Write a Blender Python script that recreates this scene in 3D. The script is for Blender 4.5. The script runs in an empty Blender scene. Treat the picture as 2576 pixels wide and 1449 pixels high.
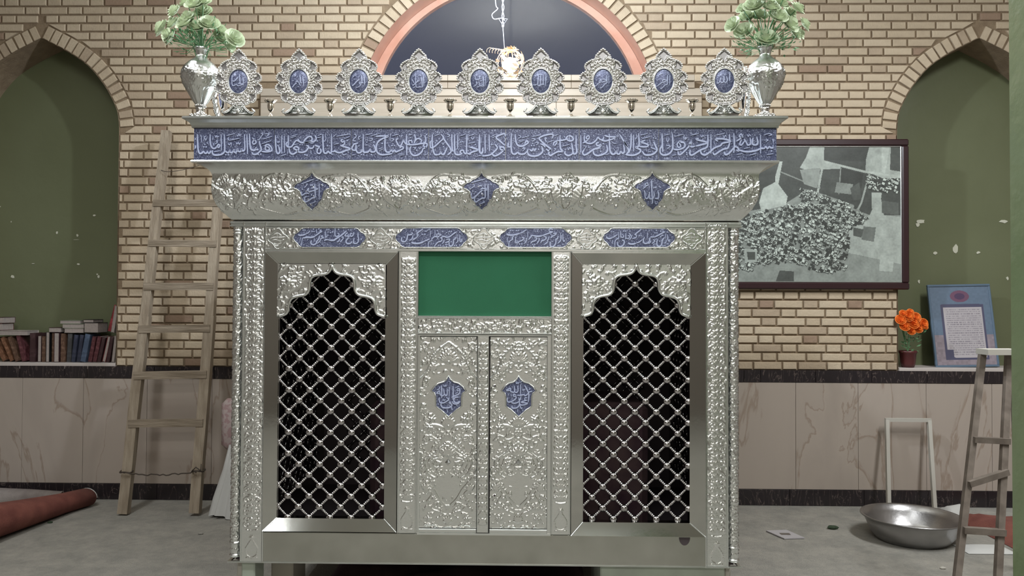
import bpy, math, random
import numpy as np
from mathutils import Vector, Matrix, noise
from mathutils.geometry import tessellate_polygon

random.seed(7)
S = bpy.context.scene
C = S.collection
R = math.radians

# ------------------------------------------------------------------ camera
F, CX, CY, H = 1950.0, 1288.0, 724.5, 1.41
YAW, PITCH, ROLL = R(1.1), R(1.07), R(0.25)
CAM = Matrix.Translation((0, 0, H)) @ Matrix.Rotation(YAW, 4, 'Z') @ Matrix.Rotation(math.pi/2 + PITCH, 4, 'X') @ Matrix.Rotation(ROLL, 4, 'Z')
cd = bpy.data.cameras.new('camera'); cam = bpy.data.objects.new('camera', cd); C.objects.link(cam)
cd.sensor_width = 36; cd.lens = F/2576*36; cd.clip_end = 60; cam.matrix_world = CAM
S.camera = cam
R3 = CAM.to_3x3(); R3I = R3.inverted()
def P(px, py, Y):
    d = R3 @ Vector(((px-CX)/F, (CY-py)/F, -1)); t = Y/d.y
    return Vector((d.x*t, Y, H + d.z*t))
def proj(p):
    q = R3I @ (Vector(p) - Vector((0, 0, H)))
    return (CX + F*q.x/-q.z, CY - F*q.y/-q.z)
def FL(px, py, z=0.0):                      # a pixel on the horizontal plane z
    d = R3 @ Vector(((px-CX)/F, (CY-py)/F, -1)); t = (z-H)/d.z
    return Vector((d.x*t, d.y*t, z))

# ------------------------------------------------------------------ world, lights, exposure
w = bpy.data.worlds.new('night'); S.world = w; w.use_nodes = True
w.node_tree.nodes['Background'].inputs[0].default_value = (0.050, 0.056, 0.088, 1)
w.node_tree.nodes['Background'].inputs[1].default_value = 1.0
def area(name, loc, size, power, col=(1, 1, 1), rot=(0, 0, 0)):
    l = bpy.data.lights.new(name, 'AREA'); l.shape = 'RECTANGLE'; l.size, l.size_y = size
    l.energy = power; l.color = col
    o = bpy.data.objects.new(name, l); C.objects.link(o); o.location = loc; o.rotation_euler = rot
def point(name, loc, power, col, r):
    l = bpy.data.lights.new(name, 'POINT'); l.energy = power; l.color = col; l.shadow_soft_size = r
    o = bpy.data.objects.new(name, l); C.objects.link(o); o.location = loc
area('ceiling_lamp_front', (0.1, 1.2, 3.9), (2.6, 0.35), 62, (0.95, 0.99, 1.0))
area('wall_fill_left', (-2.4, 2.4, 3.9), (0.35, 1.6), 52, (0.97, 0.99, 1.0))  # unseen fill, set back to brighten the left wall and floor
area('wall_fill_right', (2.9, 2.6, 3.9), (0.35, 1.6), 105, (0.97, 0.99, 1.0))  # unseen fill added to brighten the right wall, niche and floor
area('ceiling_lamp_rear', (0, -2.6, 3.9), (2.4, 0.5), 95, (1.0, 0.97, 0.93))
point('white_bulb', (-0.12, 3.95, 3.45), 140, (0.84, 0.91, 1.0), 0.05)
point('pendant_bulb', (P(1282, 160, 4.6).x, 4.6, P(1282, 160, 4.6).z), 9, (1.0, 0.62, 0.36), 0.03)
S.view_settings.view_transform = 'Standard'; S.view_settings.look = 'None'
S.view_settings.exposure = 0.35; S.view_settings.gamma = 1.0; S.view_settings.use_curve_mapping = False
S.render.engine = 'CYCLES'
S.cycles.use_denoising = True
S.cycles.sample_clamp_indirect = 4.0
S.cycles.max_bounces = 7; S.cycles.glossy_bounces = 4; S.cycles.transmission_bounces = 4

# ------------------------------------------------------------------ materials
def mat(name, col, rough=0.6, metal=0.0, col2=None, nscale=6, bump=0.0, bscale=30, detail=6, stretch=(1, 1, 1), coord='Object',
        lo=0.35, hi=0.65, spec=0.5, emit=None, estr=0, coat=0, sheen=0, rough_detail=.5):
    m = bpy.data.materials.new(name); m.use_nodes = True; t = m.node_tree; b = t.nodes['Principled BSDF']
    b.inputs['Base Color'].default_value = (*col, 1); b.inputs['Roughness'].default_value = rough; b.inputs['Metallic'].default_value = metal
    b.inputs['Specular IOR Level'].default_value = spec; b.inputs['Coat Weight'].default_value = coat; b.inputs['Sheen Weight'].default_value = sheen
    if emit: b.inputs['Emission Color'].default_value = (*emit, 1); b.inputs['Emission Strength'].default_value = estr
    if col2 or bump:
        tc = t.nodes.new('ShaderNodeTexCoord'); mp = t.nodes.new('ShaderNodeMapping'); t.links.new(tc.outputs[coord], mp.inputs[0])
        mp.inputs['Scale'].default_value = stretch
    if col2:
        n = t.nodes.new('ShaderNodeTexNoise'); n.inputs['Scale'].default_value = nscale; n.inputs['Detail'].default_value = detail; n.inputs['Roughness'].default_value = rough_detail
        t.links.new(mp.outputs[0], n.inputs[0]); r = t.nodes.new('ShaderNodeValToRGB'); t.links.new(n.outputs[0], r.inputs[0])
        r.color_ramp.elements[0].position = lo; r.color_ramp.elements[1].position = hi
        r.color_ramp.elements[0].color = (*col, 1); r.color_ramp.elements[1].color = (*col2, 1)
        t.links.new(r.outputs[0], b.inputs['Base Color']); m['ramp'] = r.name
    if bump:
        n2 = t.nodes.new('ShaderNodeTexNoise'); n2.inputs['Scale'].default_value = bscale; n2.inputs['Detail'].default_value = 4
        t.links.new(mp.outputs[0], n2.inputs[0]); bp = t.nodes.new('ShaderNodeBump'); bp.inputs['Strength'].default_value = bump
        bp.inputs['Distance'].default_value = 0.01; t.links.new(n2.outputs[0], bp.inputs['Height']); t.links.new(bp.outputs[0], b.inputs['Normal'])
    return m
def blue_enamel():
    m = bpy.data.materials.new('blue_enamel'); m.use_nodes = True; t = m.node_tree; b = t.nodes['Principled BSDF']
    tc = t.nodes.new('ShaderNodeTexCoord'); mp = t.nodes.new('ShaderNodeMapping'); t.links.new(tc.outputs['Object'], mp.inputs[0])
    nz = t.nodes.new('ShaderNodeTexNoise'); nz.inputs['Scale'].default_value = 90; t.links.new(mp.outputs[0], nz.inputs[0])
    mx = t.nodes.new('ShaderNodeMixRGB'); mx.inputs[0].default_value = 0.02; t.links.new(mp.outputs[0], mx.inputs[1]); t.links.new(nz.outputs[1], mx.inputs[2])
    v = t.nodes.new('ShaderNodeTexVoronoi'); v.feature = 'DISTANCE_TO_EDGE'; v.inputs['Scale'].default_value = 125; t.links.new(mx.outputs[0], v.inputs[0])
    r = t.nodes.new('ShaderNodeValToRGB'); t.links.new(v.outputs['Distance'], r.inputs[0])
    r.color_ramp.elements[0].position = 0.05; r.color_ramp.elements[0].color = (0.05, 0.058, 0.125, 1)
    r.color_ramp.elements[1].position = 0.22; r.color_ramp.elements[1].color = (0.27, 0.30, 0.45, 1)
    e = r.color_ramp.elements.new(0.5); e.color = (0.38, 0.42, 0.60, 1)
    n3 = t.nodes.new('ShaderNodeTexNoise'); n3.inputs['Scale'].default_value = 45; t.links.new(mp.outputs[0], n3.inputs[0])
    r2 = t.nodes.new('ShaderNodeValToRGB'); t.links.new(n3.outputs[0], r2.inputs[0]); r2.color_ramp.elements[0].position = 0.30; r2.color_ramp.elements[1].position = 0.52
    mm = t.nodes.new('ShaderNodeMixRGB'); t.links.new(r2.outputs[0], mm.inputs[0]); mm.inputs[1].default_value = (0.10, 0.115, 0.21, 1)
    t.links.new(r.outputs[0], mm.inputs[2]); t.links.new(mm.outputs[0], b.inputs['Base Color'])
    b.inputs['Roughness'].default_value = 0.3; b.inputs['Metallic'].default_value = 0.25
    bp = t.nodes.new('ShaderNodeBump'); bp.inputs['Strength'].default_value = 0.35; bp.inputs['Distance'].default_value = 0.002
    t.links.new(v.outputs['Distance'], bp.inputs['Height']); t.links.new(bp.outputs[0], b.inputs['Normal'])
    return m
def marble(name, base, vein, scale, dist=3.0, rough=0.3):
    m = mat(name, base, rough); t = m.node_tree; b = t.nodes['Principled BSDF']
    tc = t.nodes.new('ShaderNodeNewGeometry'); mp = t.nodes.new('ShaderNodeMapping'); t.links.new(tc.outputs['Position'], mp.inputs[0])
    mp.inputs['Scale'].default_value = (1.6, 1, 0.45)
    n = t.nodes.new('ShaderNodeTexNoise'); n.inputs['Scale'].default_value = scale; n.inputs['Detail'].default_value = 8; n.inputs['Distortion'].default_value = dist
    t.links.new(mp.outputs[0], n.inputs[0]); r = t.nodes.new('ShaderNodeValToRGB'); t.links.new(n.outputs[0], r.inputs[0])
    els = r.color_ramp.elements; els[0].position = 0.3; els[0].color = (*[c*0.9 for c in base], 1); els[1].position = 0.7; els[1].color = (*base, 1)
    e = els.new(0.495); e.color = (*base, 1); e = els.new(0.505); e.color = (*vein, 1); e = els.new(0.52); e.color = (*[c*0.96 for c in base], 1)
    t.links.new(r.outputs[0], b.inputs['Base Color']); return m
def attr_mat(name, rough=0.5, coat=0):
    m = mat(name, (1, 1, 1), rough, coat=coat); t = m.node_tree; a = t.nodes.new('ShaderNodeAttribute'); a.attribute_name = 'Col'
    t.links.new(a.outputs['Color'], t.nodes['Principled BSDF'].inputs['Base Color']); return m

M = {}
M['silver'] = mat('embossed_silver', (0.78, 0.80, 0.785), 0.21, 1.0, bump=0.14, bscale=330)
M['silver_smooth'] = mat('smooth_silver', (0.76, 0.78, 0.765), 0.24, 1.0, bump=0.06, bscale=40)
M['silver_matte'] = mat('brushed_silver', (0.60, 0.62, 0.60), 0.36, 1.0, col2=(0.53, 0.55, 0.52), nscale=9, bump=0.05, bscale=120)
M['steel'] = mat('mirror_steel', (0.50, 0.50, 0.47), 0.09, 1.0, bump=0.03, bscale=14)
M['plinth'] = mat('plinth_steel', (0.50, 0.50, 0.46), 0.24, 1.0, col2=(0.42, 0.42, 0.38), nscale=7, bump=0.05, bscale=9)
M['dark_recess'] = mat('darkened_recess_metal', (0.36, 0.35, 0.35), 0.4, 1.0)  # crest recesses coloured darker to stand in for their dark reflections
M['lattice'] = mat('lattice_silver', (0.50, 0.48, 0.485), 0.16, 1.0)
M['chrome'] = mat('chrome_silver', (0.86, 0.85, 0.84), 0.1, 1.0, bump=0.05, bscale=200)
M['gilt'] = mat('pale_gilt_metal', (0.80, 0.72, 0.62), 0.2, 1.0)
M['copper'] = mat('rosy_silver', (0.90, 0.80, 0.75), 0.16, 1.0)
M['enamel'] = blue_enamel()
M['letter'] = mat('pale_blue_lettering', (0.52, 0.58, 0.80), 0.4, 0.15)
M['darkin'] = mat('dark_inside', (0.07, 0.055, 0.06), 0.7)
M['green_cloth'] = mat('green_cloth', (0.012, 0.125, 0.055), 0.8, col2=(0.016, 0.15, 0.068), nscale=3, bump=0.15, bscale=500, sheen=0.2)
M['green_paint'] = mat('olive_gloss_paint', (0.125, 0.138, 0.075), 0.32, col2=(0.145, 0.16, 0.09), nscale=1.3, bump=0.5, bscale=5, spec=0.5)
M['pillar_paint'] = mat('green_pillar_paint', (0.13, 0.165, 0.085), 0.2, col2=(0.15, 0.185, 0.1), nscale=1.5, bump=0.35, bscale=16)
M['chip'] = mat('bare_plaster', (0.55, 0.55, 0.45), 0.9)
BR = [mat('brick_cream', (0.53, 0.435, 0.315), 0.85, col2=(0.48, 0.39, 0.28), nscale=12, bump=0.3, bscale=70),
      mat('brick_sand', (0.49, 0.395, 0.28), 0.85, col2=(0.43, 0.345, 0.245), nscale=12, bump=0.3, bscale=70),
      mat('brick_tan', (0.42, 0.33, 0.235), 0.85, col2=(0.37, 0.29, 0.205), nscale=14, bump=0.3, bscale=70),
      mat('brick_brown', (0.31, 0.215, 0.15), 0.85, col2=(0.275, 0.19, 0.13), nscale=14, bump=0.3, bscale=70)]
M['mortar'] = mat('brown_mortar', (0.26, 0.195, 0.125), 0.95, col2=(0.21, 0.15, 0.095), nscale=20, bump=0.4, bscale=90)
M['marble'] = marble('beige_marble', (0.42, 0.36, 0.31), (0.30, 0.235, 0.185), 1.3, 1.5)
M['black_marble'] = marble('black_marble', (0.022, 0.017, 0.019), (0.13, 0.10, 0.09), 7, 2.5, 0.25)
M['white_stone'] = mat('pale_stone_edge', (0.5, 0.45, 0.42), 0.5)
M['travertine'] = mat('banded_travertine', (0.33, 0.27, 0.20), 0.5, col2=(0.25, 0.20, 0.145), nscale=5, stretch=(0.35, 1, 9), bump=0.1, bscale=8)
M['travertine_light'] = mat('pale_travertine', (0.39, 0.33, 0.26), 0.45, col2=(0.33, 0.28, 0.215), nscale=5, stretch=(0.35, 1, 7))
M['reveal'] = mat('orange_varnished_wood', (0.62, 0.37, 0.28), 0.4, col2=(0.53, 0.27, 0.19), nscale=4, stretch=(1, 1, 1), bump=0.1, bscale=12)
M['cement'] = mat('dusty_cement', (0.36, 0.34, 0.30), 0.95, col2=(0.24, 0.235, 0.21), nscale=5.5, bump=0.7, bscale=130, detail=15, lo=0.38, hi=0.62, rough_detail=.8)
M['plaster'] = mat('cream_plaster', (0.50, 0.47, 0.40), 0.9)
M['plaster_dark'] = mat('brown_plaster', (0.20, 0.175, 0.15), 0.9); M['front_wall'] = mat('pale_wall_paint', (0.46, 0.44, 0.40), 0.85)
M['old_wood'] = mat('weathered_wood', (0.37, 0.31, 0.235), 0.9, col2=(0.25, 0.20, 0.145), nscale=7, stretch=(5, 5, 0.6), bump=0.5, bscale=30)
M['rung_wood'] = mat('weathered_rung', (0.35, 0.29, 0.22), 0.9, col2=(0.19, 0.15, 0.105), nscale=7, stretch=(0.6, 5, 8), bump=0.5, bscale=25)
M['wire'] = mat('rusty_wire', (0.06, 0.045, 0.035), 0.7)
M['grey_metal'] = mat('scuffed_ladder_metal', (0.22, 0.185, 0.155), 0.5, 0.2, col2=(0.14, 0.115, 0.095), nscale=18)
M['white_paint'] = mat('white_paint', (0.46, 0.44, 0.39), 0.5)
M['pale_green'] = mat('pale_green_paint', (0.44, 0.50, 0.42), 0.6, col2=(0.38, 0.42, 0.36), nscale=8)
M['aluminium'] = mat('dull_aluminium', (0.46, 0.45, 0.45), 0.32, 1.0, col2=(0.38, 0.37, 0.37), nscale=7, bump=0.15, bscale=20)
M['red_carpet'] = mat('red_carpet', (0.22, 0.075, 0.055), 0.95, col2=(0.15, 0.045, 0.035), nscale=9, bump=0.5, bscale=160)
M['grey_carpet'] = mat('grey_carpet_back', (0.27, 0.24, 0.22), 0.95, col2=(0.18, 0.15, 0.14), nscale=9, bump=0.5, bscale=160)
M['purple_cloth'] = mat('dark_purple_cloth', (0.045, 0.018, 0.03), 0.9, col2=(0.10, 0.06, 0.06), nscale=6, bump=0.3, bscale=20)
M['white_cloth'] = mat('white_cloth', (0.55, 0.55, 0.53), 0.85, bump=0.2, bscale=40)
M['pink_floral'] = mat('pink_floral_cloth', (0.46, 0.38, 0.37), 0.85, col2=(0.38, 0.26, 0.26), nscale=30, lo=0.47, hi=0.53)
M['map_frame'] = mat('dark_maroon_frame', (0.03, 0.012, 0.014), 0.3)
M['blue_frame'] = mat('blue_grey_frame', (0.10, 0.15, 0.21), 0.4)
M['print'] = attr_mat('printed_picture', 0.35, coat=0.6)
M['paper'] = mat('paper', (0.42, 0.40, 0.41), 0.8)
M['pages'] = mat('book_pages', (0.36, 0.31, 0.285), 0.85, col2=(0.31, 0.27, 0.25), nscale=60)
M['rose'] = mat('pale_green_silk', (0.58, 0.68, 0.46), 0.7, col2=(0.70, 0.76, 0.60), nscale=40)
M['leaf'] = mat('artificial_leaf', (0.09, 0.23, 0.10), 0.6, col2=(0.17, 0.34, 0.17), nscale=30)
M['orange_petal'] = mat('orange_petal', (0.80, 0.17, 0.02), 0.6, col2=(0.9, 0.26, 0.04), nscale=40)
M['pot'] = mat('dark_red_pot', (0.09, 0.02, 0.02), 0.4)
M['soil'] = mat('dark_leaves', (0.03, 0.05, 0.025), 0.8)
M['cord'] = mat('pale_cord', (0.50, 0.53, 0.60), 0.5)
M['glow'] = mat('lit_bulb', (1, 0.8, 0.6), 0.5, emit=(1.0, 0.66, 0.42), estr=26)
M['crystal'] = mat('amber_beads', (0.85, 0.66, 0.48), 0.15, 0.6)
M['glass'] = bpy.data.materials.new('window_glass'); M['glass'].use_nodes = True
_t = M['glass'].node_tree; _t.nodes.remove(_t.nodes['Principled BSDF']); _m = _t.nodes.new('ShaderNodeMixShader'); _a = _t.nodes.new('ShaderNodeBsdfTransparent'); _g = _t.nodes.new('ShaderNodeBsdfGlossy')
_g.inputs['Roughness'].default_value = 0.08; _m.inputs[0].default_value = 0.08; _t.links.new(_a.outputs[0], _m.inputs[1]); _t.links.new(_g.outputs[0], _m.inputs[2]); _t.links.new(_m.outputs[0], _t.nodes['Material Output'].inputs[0])

# ------------------------------------------------------------------ object helpers
def obj(name, me, m=None, parent=None, label=None, kind=None, loc=None):
    o = bpy.data.objects.new(name, me); C.objects.link(o)
    if m is not None and len(me.materials) == 0: me.materials.append(m)
    if parent is not None: o.parent = parent
    if label: o['label'] = label
    if kind: o['kind'] = kind
    if loc is not None: o.location = loc
    return o
def thing(name, loc, label, cat, group=None, rz=0):
    o = bpy.data.objects.new(name, None); C.objects.link(o); o.location = loc; o.rotation_euler = (0, 0, rz); o.empty_display_size = 0.1
    o['label'] = label; o['category'] = cat
    if group: o['group'] = group
    return o
def struct(name, me=None, m=None):
    o = bpy.data.objects.new(name, me); C.objects.link(o)
    if me and m: me.materials.append(m)
    o['kind'] = 'structure'; return o
def mesh(v, f, smooth=False):
    me = bpy.data.meshes.new('m'); me.from_pydata([tuple(p) for p in v], [], f); me.update()
    if smooth: me.polygons.foreach_set('use_smooth', [True]*len(me.polygons))
    return me
class MB:
    def __init__(s): s.v = []; s.f = []; s.mi = []; s.cur = 0
    def add(s, v, f):
        n = len(s.v); s.v += [Vector(p) for p in v]; s.f += [tuple(i+n for i in q) for q in f]; s.mi += [s.cur]*len(f); return s
    def box(s, x0, x1, y0, y1, z0, z1, bev=0.0):
        if not bev:
            v = [(x, y, z) for x in (x0, x1) for y in (y0, y1) for z in (z0, z1)]
            return s.add(v, [(0, 1, 3, 2), (4, 6, 7, 5), (0, 4, 5, 1), (2, 3, 7, 6), (0, 2, 6, 4), (1, 5, 7, 3)])
        b = min(bev, (x1-x0)/2.1, (y1-y0)/2.1, (z1-z0)/2.1); v = []; f = []
        def idx(a): return len(v)-1 if v.append(a) is None else 0
        c = {}
        for i, x in enumerate((x0, x1)):
            for j, y in enumerate((y0, y1)):
                for k, z in enumerate((z0, z1)):
                    sx, sy, sz = (b if i == 0 else -b), (b if j == 0 else -b), (b if k == 0 else -b)
                    c[i, j, k] = (idx((x, y+sy, z+sz)), idx((x+sx, y, z+sz)), idx((x+sx, y+sy, z)))
        for i in (0, 1):
            q = [c[i, 0, 0][0], c[i, 1, 0][0], c[i, 1, 1][0], c[i, 0, 1][0]]; f.append(q if i else q[::-1])
            q = [c[0, i, 0][1], c[1, i, 0][1], c[1, i, 1][1], c[0, i, 1][1]]; f.append(q[::-1] if i else q)
            q = [c[0, 0, i][2], c[1, 0, i][2], c[1, 1, i][2], c[0, 1, i][2]]; f.append(q if i else q[::-1])
        for i in (0, 1):
            for j in (0, 1):
                f.append([c[i, j, 0][0], c[i, j, 1][0], c[i, j, 1][1], c[i, j, 0][1]])
                f.append([c[i, 0, j][0], c[i, 1, j][0], c[i, 1, j][2], c[i, 0, j][2]])
                f.append([c[0, i, j][1], c[1, i, j][1], c[1, i, j][2], c[0, i, j][2]])
                for k in (0, 1): f.append(list(c[i, j, k]))
        return s.add(v, f)
    def lathe(s, prof, n=24, org=(0, 0, 0), axis='Z', mod=None, cap=True):
        v = []; f = []
        for k, (r, z) in enumerate(prof):
            for i in range(n):
                a = 2*math.pi*i/n; rr = r*(mod(a, k) if mod else 1)
                p = (rr*math.cos(a), rr*math.sin(a), z)
                if axis == 'X': p = (p[2], p[0], p[1])
                v.append((p[0]+org[0], p[1]+org[1], p[2]+org[2]))
        m = len(prof)
        for k in range(m-1):
            for i in range(n): f.append((k*n+i, k*n+(i+1) % n, (k+1)*n+(i+1) % n, (k+1)*n+i))
        if cap: f.append(tuple(range(n))[::-1]); f.append(tuple((m-1)*n+i for i in range(n)))
        return s.add(v, f)
    def ball(s, c, r, n=10, m=6, sq=(1, 1, 1)):
        v = [(c[0], c[1], c[2]-r*sq[2])]; f = []
        for j in range(1, m):
            t = math.pi*j/m
            for i in range(n):
                a = 2*math.pi*i/n; v.append((c[0]+r*sq[0]*math.sin(t)*math.cos(a), c[1]+r*sq[1]*math.sin(t)*math.sin(a), c[2]-r*sq[2]*math.cos(t)))
        v.append((c[0], c[1], c[2]+r*sq[2])); L = len(v)-1
        for i in range(n):
            f.append((0, 1+(i+1) % n, 1+i)); f.append((L, L-n+i, L-n+(i+1) % n))
            for j in range(m-2): f.append((1+j*n+i, 1+j*n+(i+1) % n, 1+(j+1)*n+(i+1) % n, 1+(j+1)*n+i))
        return s.add(v, f)
    def tube(s, pts, r, n=8, rr=None, flat=None):
        pts = [Vector(p) for p in pts]; v = []; f = []; up = None
        for k, p in enumerate(pts):
            d = (pts[min(k+1, len(pts)-1)]-pts[max(k-1, 0)]).normalized()
            if up is None: up = d.orthogonal().normalized()
            up = (up - d*up.dot(d)).normalized(); q = d.cross(up); r_ = rr[k] if rr else r
            for i in range(n):
                a = 2*math.pi*i/n; v.append(p + up*math.cos(a)*r_ + q*math.sin(a)*r_)
        for k in range(len(pts)-1):
            for i in range(n): f.append((k*n+i, k*n+(i+1) % n, (k+1)*n+(i+1) % n, (k+1)*n+i))
        f.append(tuple(range(n))[::-1]); f.append(tuple((len(pts)-1)*n+i for i in range(n)))
        return s.add(v, f)
    def bar(s, a, b, w, t):                      # square bar a->b, w in the picture plane, t in depth
        a, b = Vector(a), Vector(b); d = (b-a).normalized(); y = Vector((0, 1, 0)); x = d.cross(y).normalized(); y = x.cross(d)
        v = [p + x*sx*w/2 + y*sy*t/2 for p in (a, b) for sx, sy in ((-1, -1), (1, -1), (1, 1), (-1, 1))]
        return s.add(v, [(0, 1, 2, 3), (7, 6, 5, 4), (0, 4, 5, 1), (1, 5, 6, 2), (2, 6, 7, 3), (3, 7, 4, 0)])
    def prism(s, pts, y0, y1):                   # polygon in XZ extruded in Y (y0 = front)
        n = len(pts); v = [(p[0], y0, p[1]) for p in pts]+[(p[0], y1, p[1]) for p in pts]
        tri = tessellate_polygon([[Vector((p[0], p[1], 0)) for p in pts]])
        f = [tuple(t) for t in tri]+[tuple(i+n for i in t[::-1]) for t in tri]+[(i, (i+1) % n, n+(i+1) % n, n+i) for i in range(n)]
        return s.add(v, f)
    def me(s, smooth=False, fix=True):
        m = mesh(s.v, s.f, smooth)
        if any(s.mi): m.polygons.foreach_set('material_index', s.mi)
        if fix:
            import bmesh
            b = bmesh.new(); b.from_mesh(m); bmesh.ops.recalc_face_normals(b, faces=b.faces); b.to_mesh(m); b.free()
        return m
def smooth_pts(pts, k=5, closed=False):
    out = []; n = len(pts)
    if n < 3 and not closed:
        (a, b) = (pts[0], pts[-1]); return [tuple(a[j]+(b[j]-a[j])*i/3 for j in range(len(a))) for i in range(4)]
    rng = range(n) if closed else range(n-1)
    for i in rng:
        g = (lambda q: pts[q % n]) if closed else (lambda q: pts[max(0, min(n-1, q))])
        p0, p1, p2, p3 = g(i-1), g(i), g(i+1), g(i+2)
        for j in range(k):
            t = j/k; t2 = t*t; t3 = t2*t
            out.append(tuple(0.5*((2*p1[c])+(-p0[c]+p2[c])*t+(2*p0[c]-5*p1[c]+4*p2[c]-p3[c])*t2+(-p0[c]+3*p1[c]-3*p2[c]+p3[c])*t3) for c in range(len(p1))))
    if not closed: out.append(tuple(pts[-1]))
    return out

# relief canvases: heights stamped in numpy, turned into real displaced grids
class Canvas:
    def __init__(s, W, Hh, res):
        s.W, s.H, s.r = W, Hh, res; s.nx = max(3, int(W/res)+1); s.nz = max(3, int(Hh/res)+1)
        s.a = np.zeros((s.nz, s.nx)); s.xs = np.linspace(0, W, s.nx); s.zs = np.linspace(0, Hh, s.nz); s.sym = False
    def _win(s, x, z, R_):
        i0, i1 = np.searchsorted(s.xs, [x-R_, x+R_]); j0, j1 = np.searchsorted(s.zs, [z-R_, z+R_])
        if i1 <= i0 or j1 <= j0: return None
        return slice(j0, j1), slice(i0, i1), s.xs[None, i0:i1]-x, s.zs[j0:j1, None]-z
    def leaf(s, x, z, L, Wd, ang, h):
        for sg in ((1, -1) if s.sym else (1,)):
            xx, aa = (x, ang) if sg == 1 else (s.W-x, math.pi-ang)
            q = s._win(xx, z, L)
            if not q: continue
            c, d = math.cos(aa), math.sin(aa); u = (q[2]*c+q[3]*d)/L; v = (-q[2]*d+q[3]*c)/Wd
            wd = np.clip(1-(2*u-1)**2, 0, 1)**0.7; e = 1-(v/(wd/2+1e-4))**2
            hh = h*np.sqrt(np.clip(e, 0, 1))*(1-0.35*np.exp(-(v*9)**2))*((u > 0) & (u < 1))
            s.a[q[0], q[1]] = np.maximum(s.a[q[0], q[1]], hh)
    def ros(s, x, z, r, n, h):
        for xx in ((x, s.W-x) if s.sym else (x,)):
            q = s._win(xx, z, r)
            if not q: continue
            d = np.sqrt(q[2]**2+q[3]**2)/r; a = np.arctan2(q[3], q[2])
            ro = 0.78+0.22*np.cos(n*a)
            hh = h*(np.clip(1-(d/ro)**4, 0, 1)*(0.55+0.35*np.abs(np.cos(n*a/2))) + 0.6*np.clip(1-(d/0.3)**2, 0, 1))*(1-0.35*np.exp(-((d-0.42)/0.08)**2))
            s.a[q[0], q[1]] = np.maximum(s.a[q[0], q[1]], hh)
    def curve(s, pts, w_, h):
        pts = smooth_pts([tuple(p) for p in pts], 8)
        for sg in ((0, 1) if s.sym else (0,)):
            P_ = [((s.W-p[0]) if sg else p[0], p[1]) for p in pts]
            for (a, b) in zip(P_[:-1], P_[1:]):
                n = max(1, int(math.hypot(b[0]-a[0], b[1]-a[1])/(s.r*0.8)))
                for k in range(n):
                    x = a[0]+(b[0]-a[0])*k/n; z = a[1]+(b[1]-a[1])*k/n; q = s._win(x, z, w_/2)
                    if not q: continue
                    e = np.clip(1-(q[2]**2+q[3]**2)/(w_/2)**2, 0, 1); s.a[q[0], q[1]] = np.maximum(s.a[q[0], q[1]], h*np.sqrt(e))
    def scroll(s, x, z, r, a0, d, w_, h):
        s.curve([(x+r*(1-t*0.8)*math.cos(a0+d*t*8), z+r*(1-t*0.8)*math.sin(a0+d*t*8)) for t in [i/7 for i in range(8)]], w_, h)
    def palm(s, x, z, r, ang, n, h):            # a fan of leaves
        for i in range(n):
            t = (i/(n-1)-0.5)*2.4 if n > 1 else 0
            s.leaf(x, z, r*(1-0.22*abs(t)), r*0.32, ang+t, h)
        s.ros(x, z, r*0.25, 5, h)
    def fill(s, x0, x1, z0, z1, n, sz, h, rng, test=None):
        for _ in range(n):
            x = rng.uniform(x0, x1); z = rng.uniform(z0, z1)
            if test and not test(x, z): continue
            k = rng.random(); g = sz*rng.uniform(0.6, 1.3)
            if k < 0.62: s.leaf(x, z, g, g*0.38, rng.uniform(0, 6.28), h*rng.uniform(0.5, 1))
            elif k < 0.82: s.ros(x, z, g*0.5, rng.choice((5, 6)), h)
            else: s.scroll(x, z, g*0.55, rng.uniform(0, 6.28), rng.choice((-1, 1)), g*0.17, h*0.8)
    def mesh(s, fn):                             # fn(X, Z, Hgt) -> x, y, z arrays
        X, Z = np.meshgrid(s.xs, s.zs); x, y, z = fn(X, Z, s.a)
        co = np.stack([x, y, z], -1).reshape(-1, 3).astype(np.float32)
        i = np.arange(s.nz-1)[:, None]*s.nx+np.arange(s.nx-1)[None]
        q = np.stack([i, i+1, i+s.nx+1, i+s.nx], -1).reshape(-1).astype(np.int32)
        me = bpy.data.meshes.new('relief'); nf = len(q)//4
        me.vertices.add(len(co)); me.vertices.foreach_set('co', co.ravel()); me.loops.add(len(q)); me.loops.foreach_set('vertex_index', q)
        me.polygons.add(nf); me.polygons.foreach_set('loop_start', np.arange(0, nf*4, 4, dtype=np.int32))
        me.polygons.foreach_set('use_smooth', [True]*nf); me.update(); me.validate(); return me
    def panel(s, x0, y, z0): return s.mesh(lambda X, Z, A: (X+x0, y-A+X*0, Z+z0))

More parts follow.
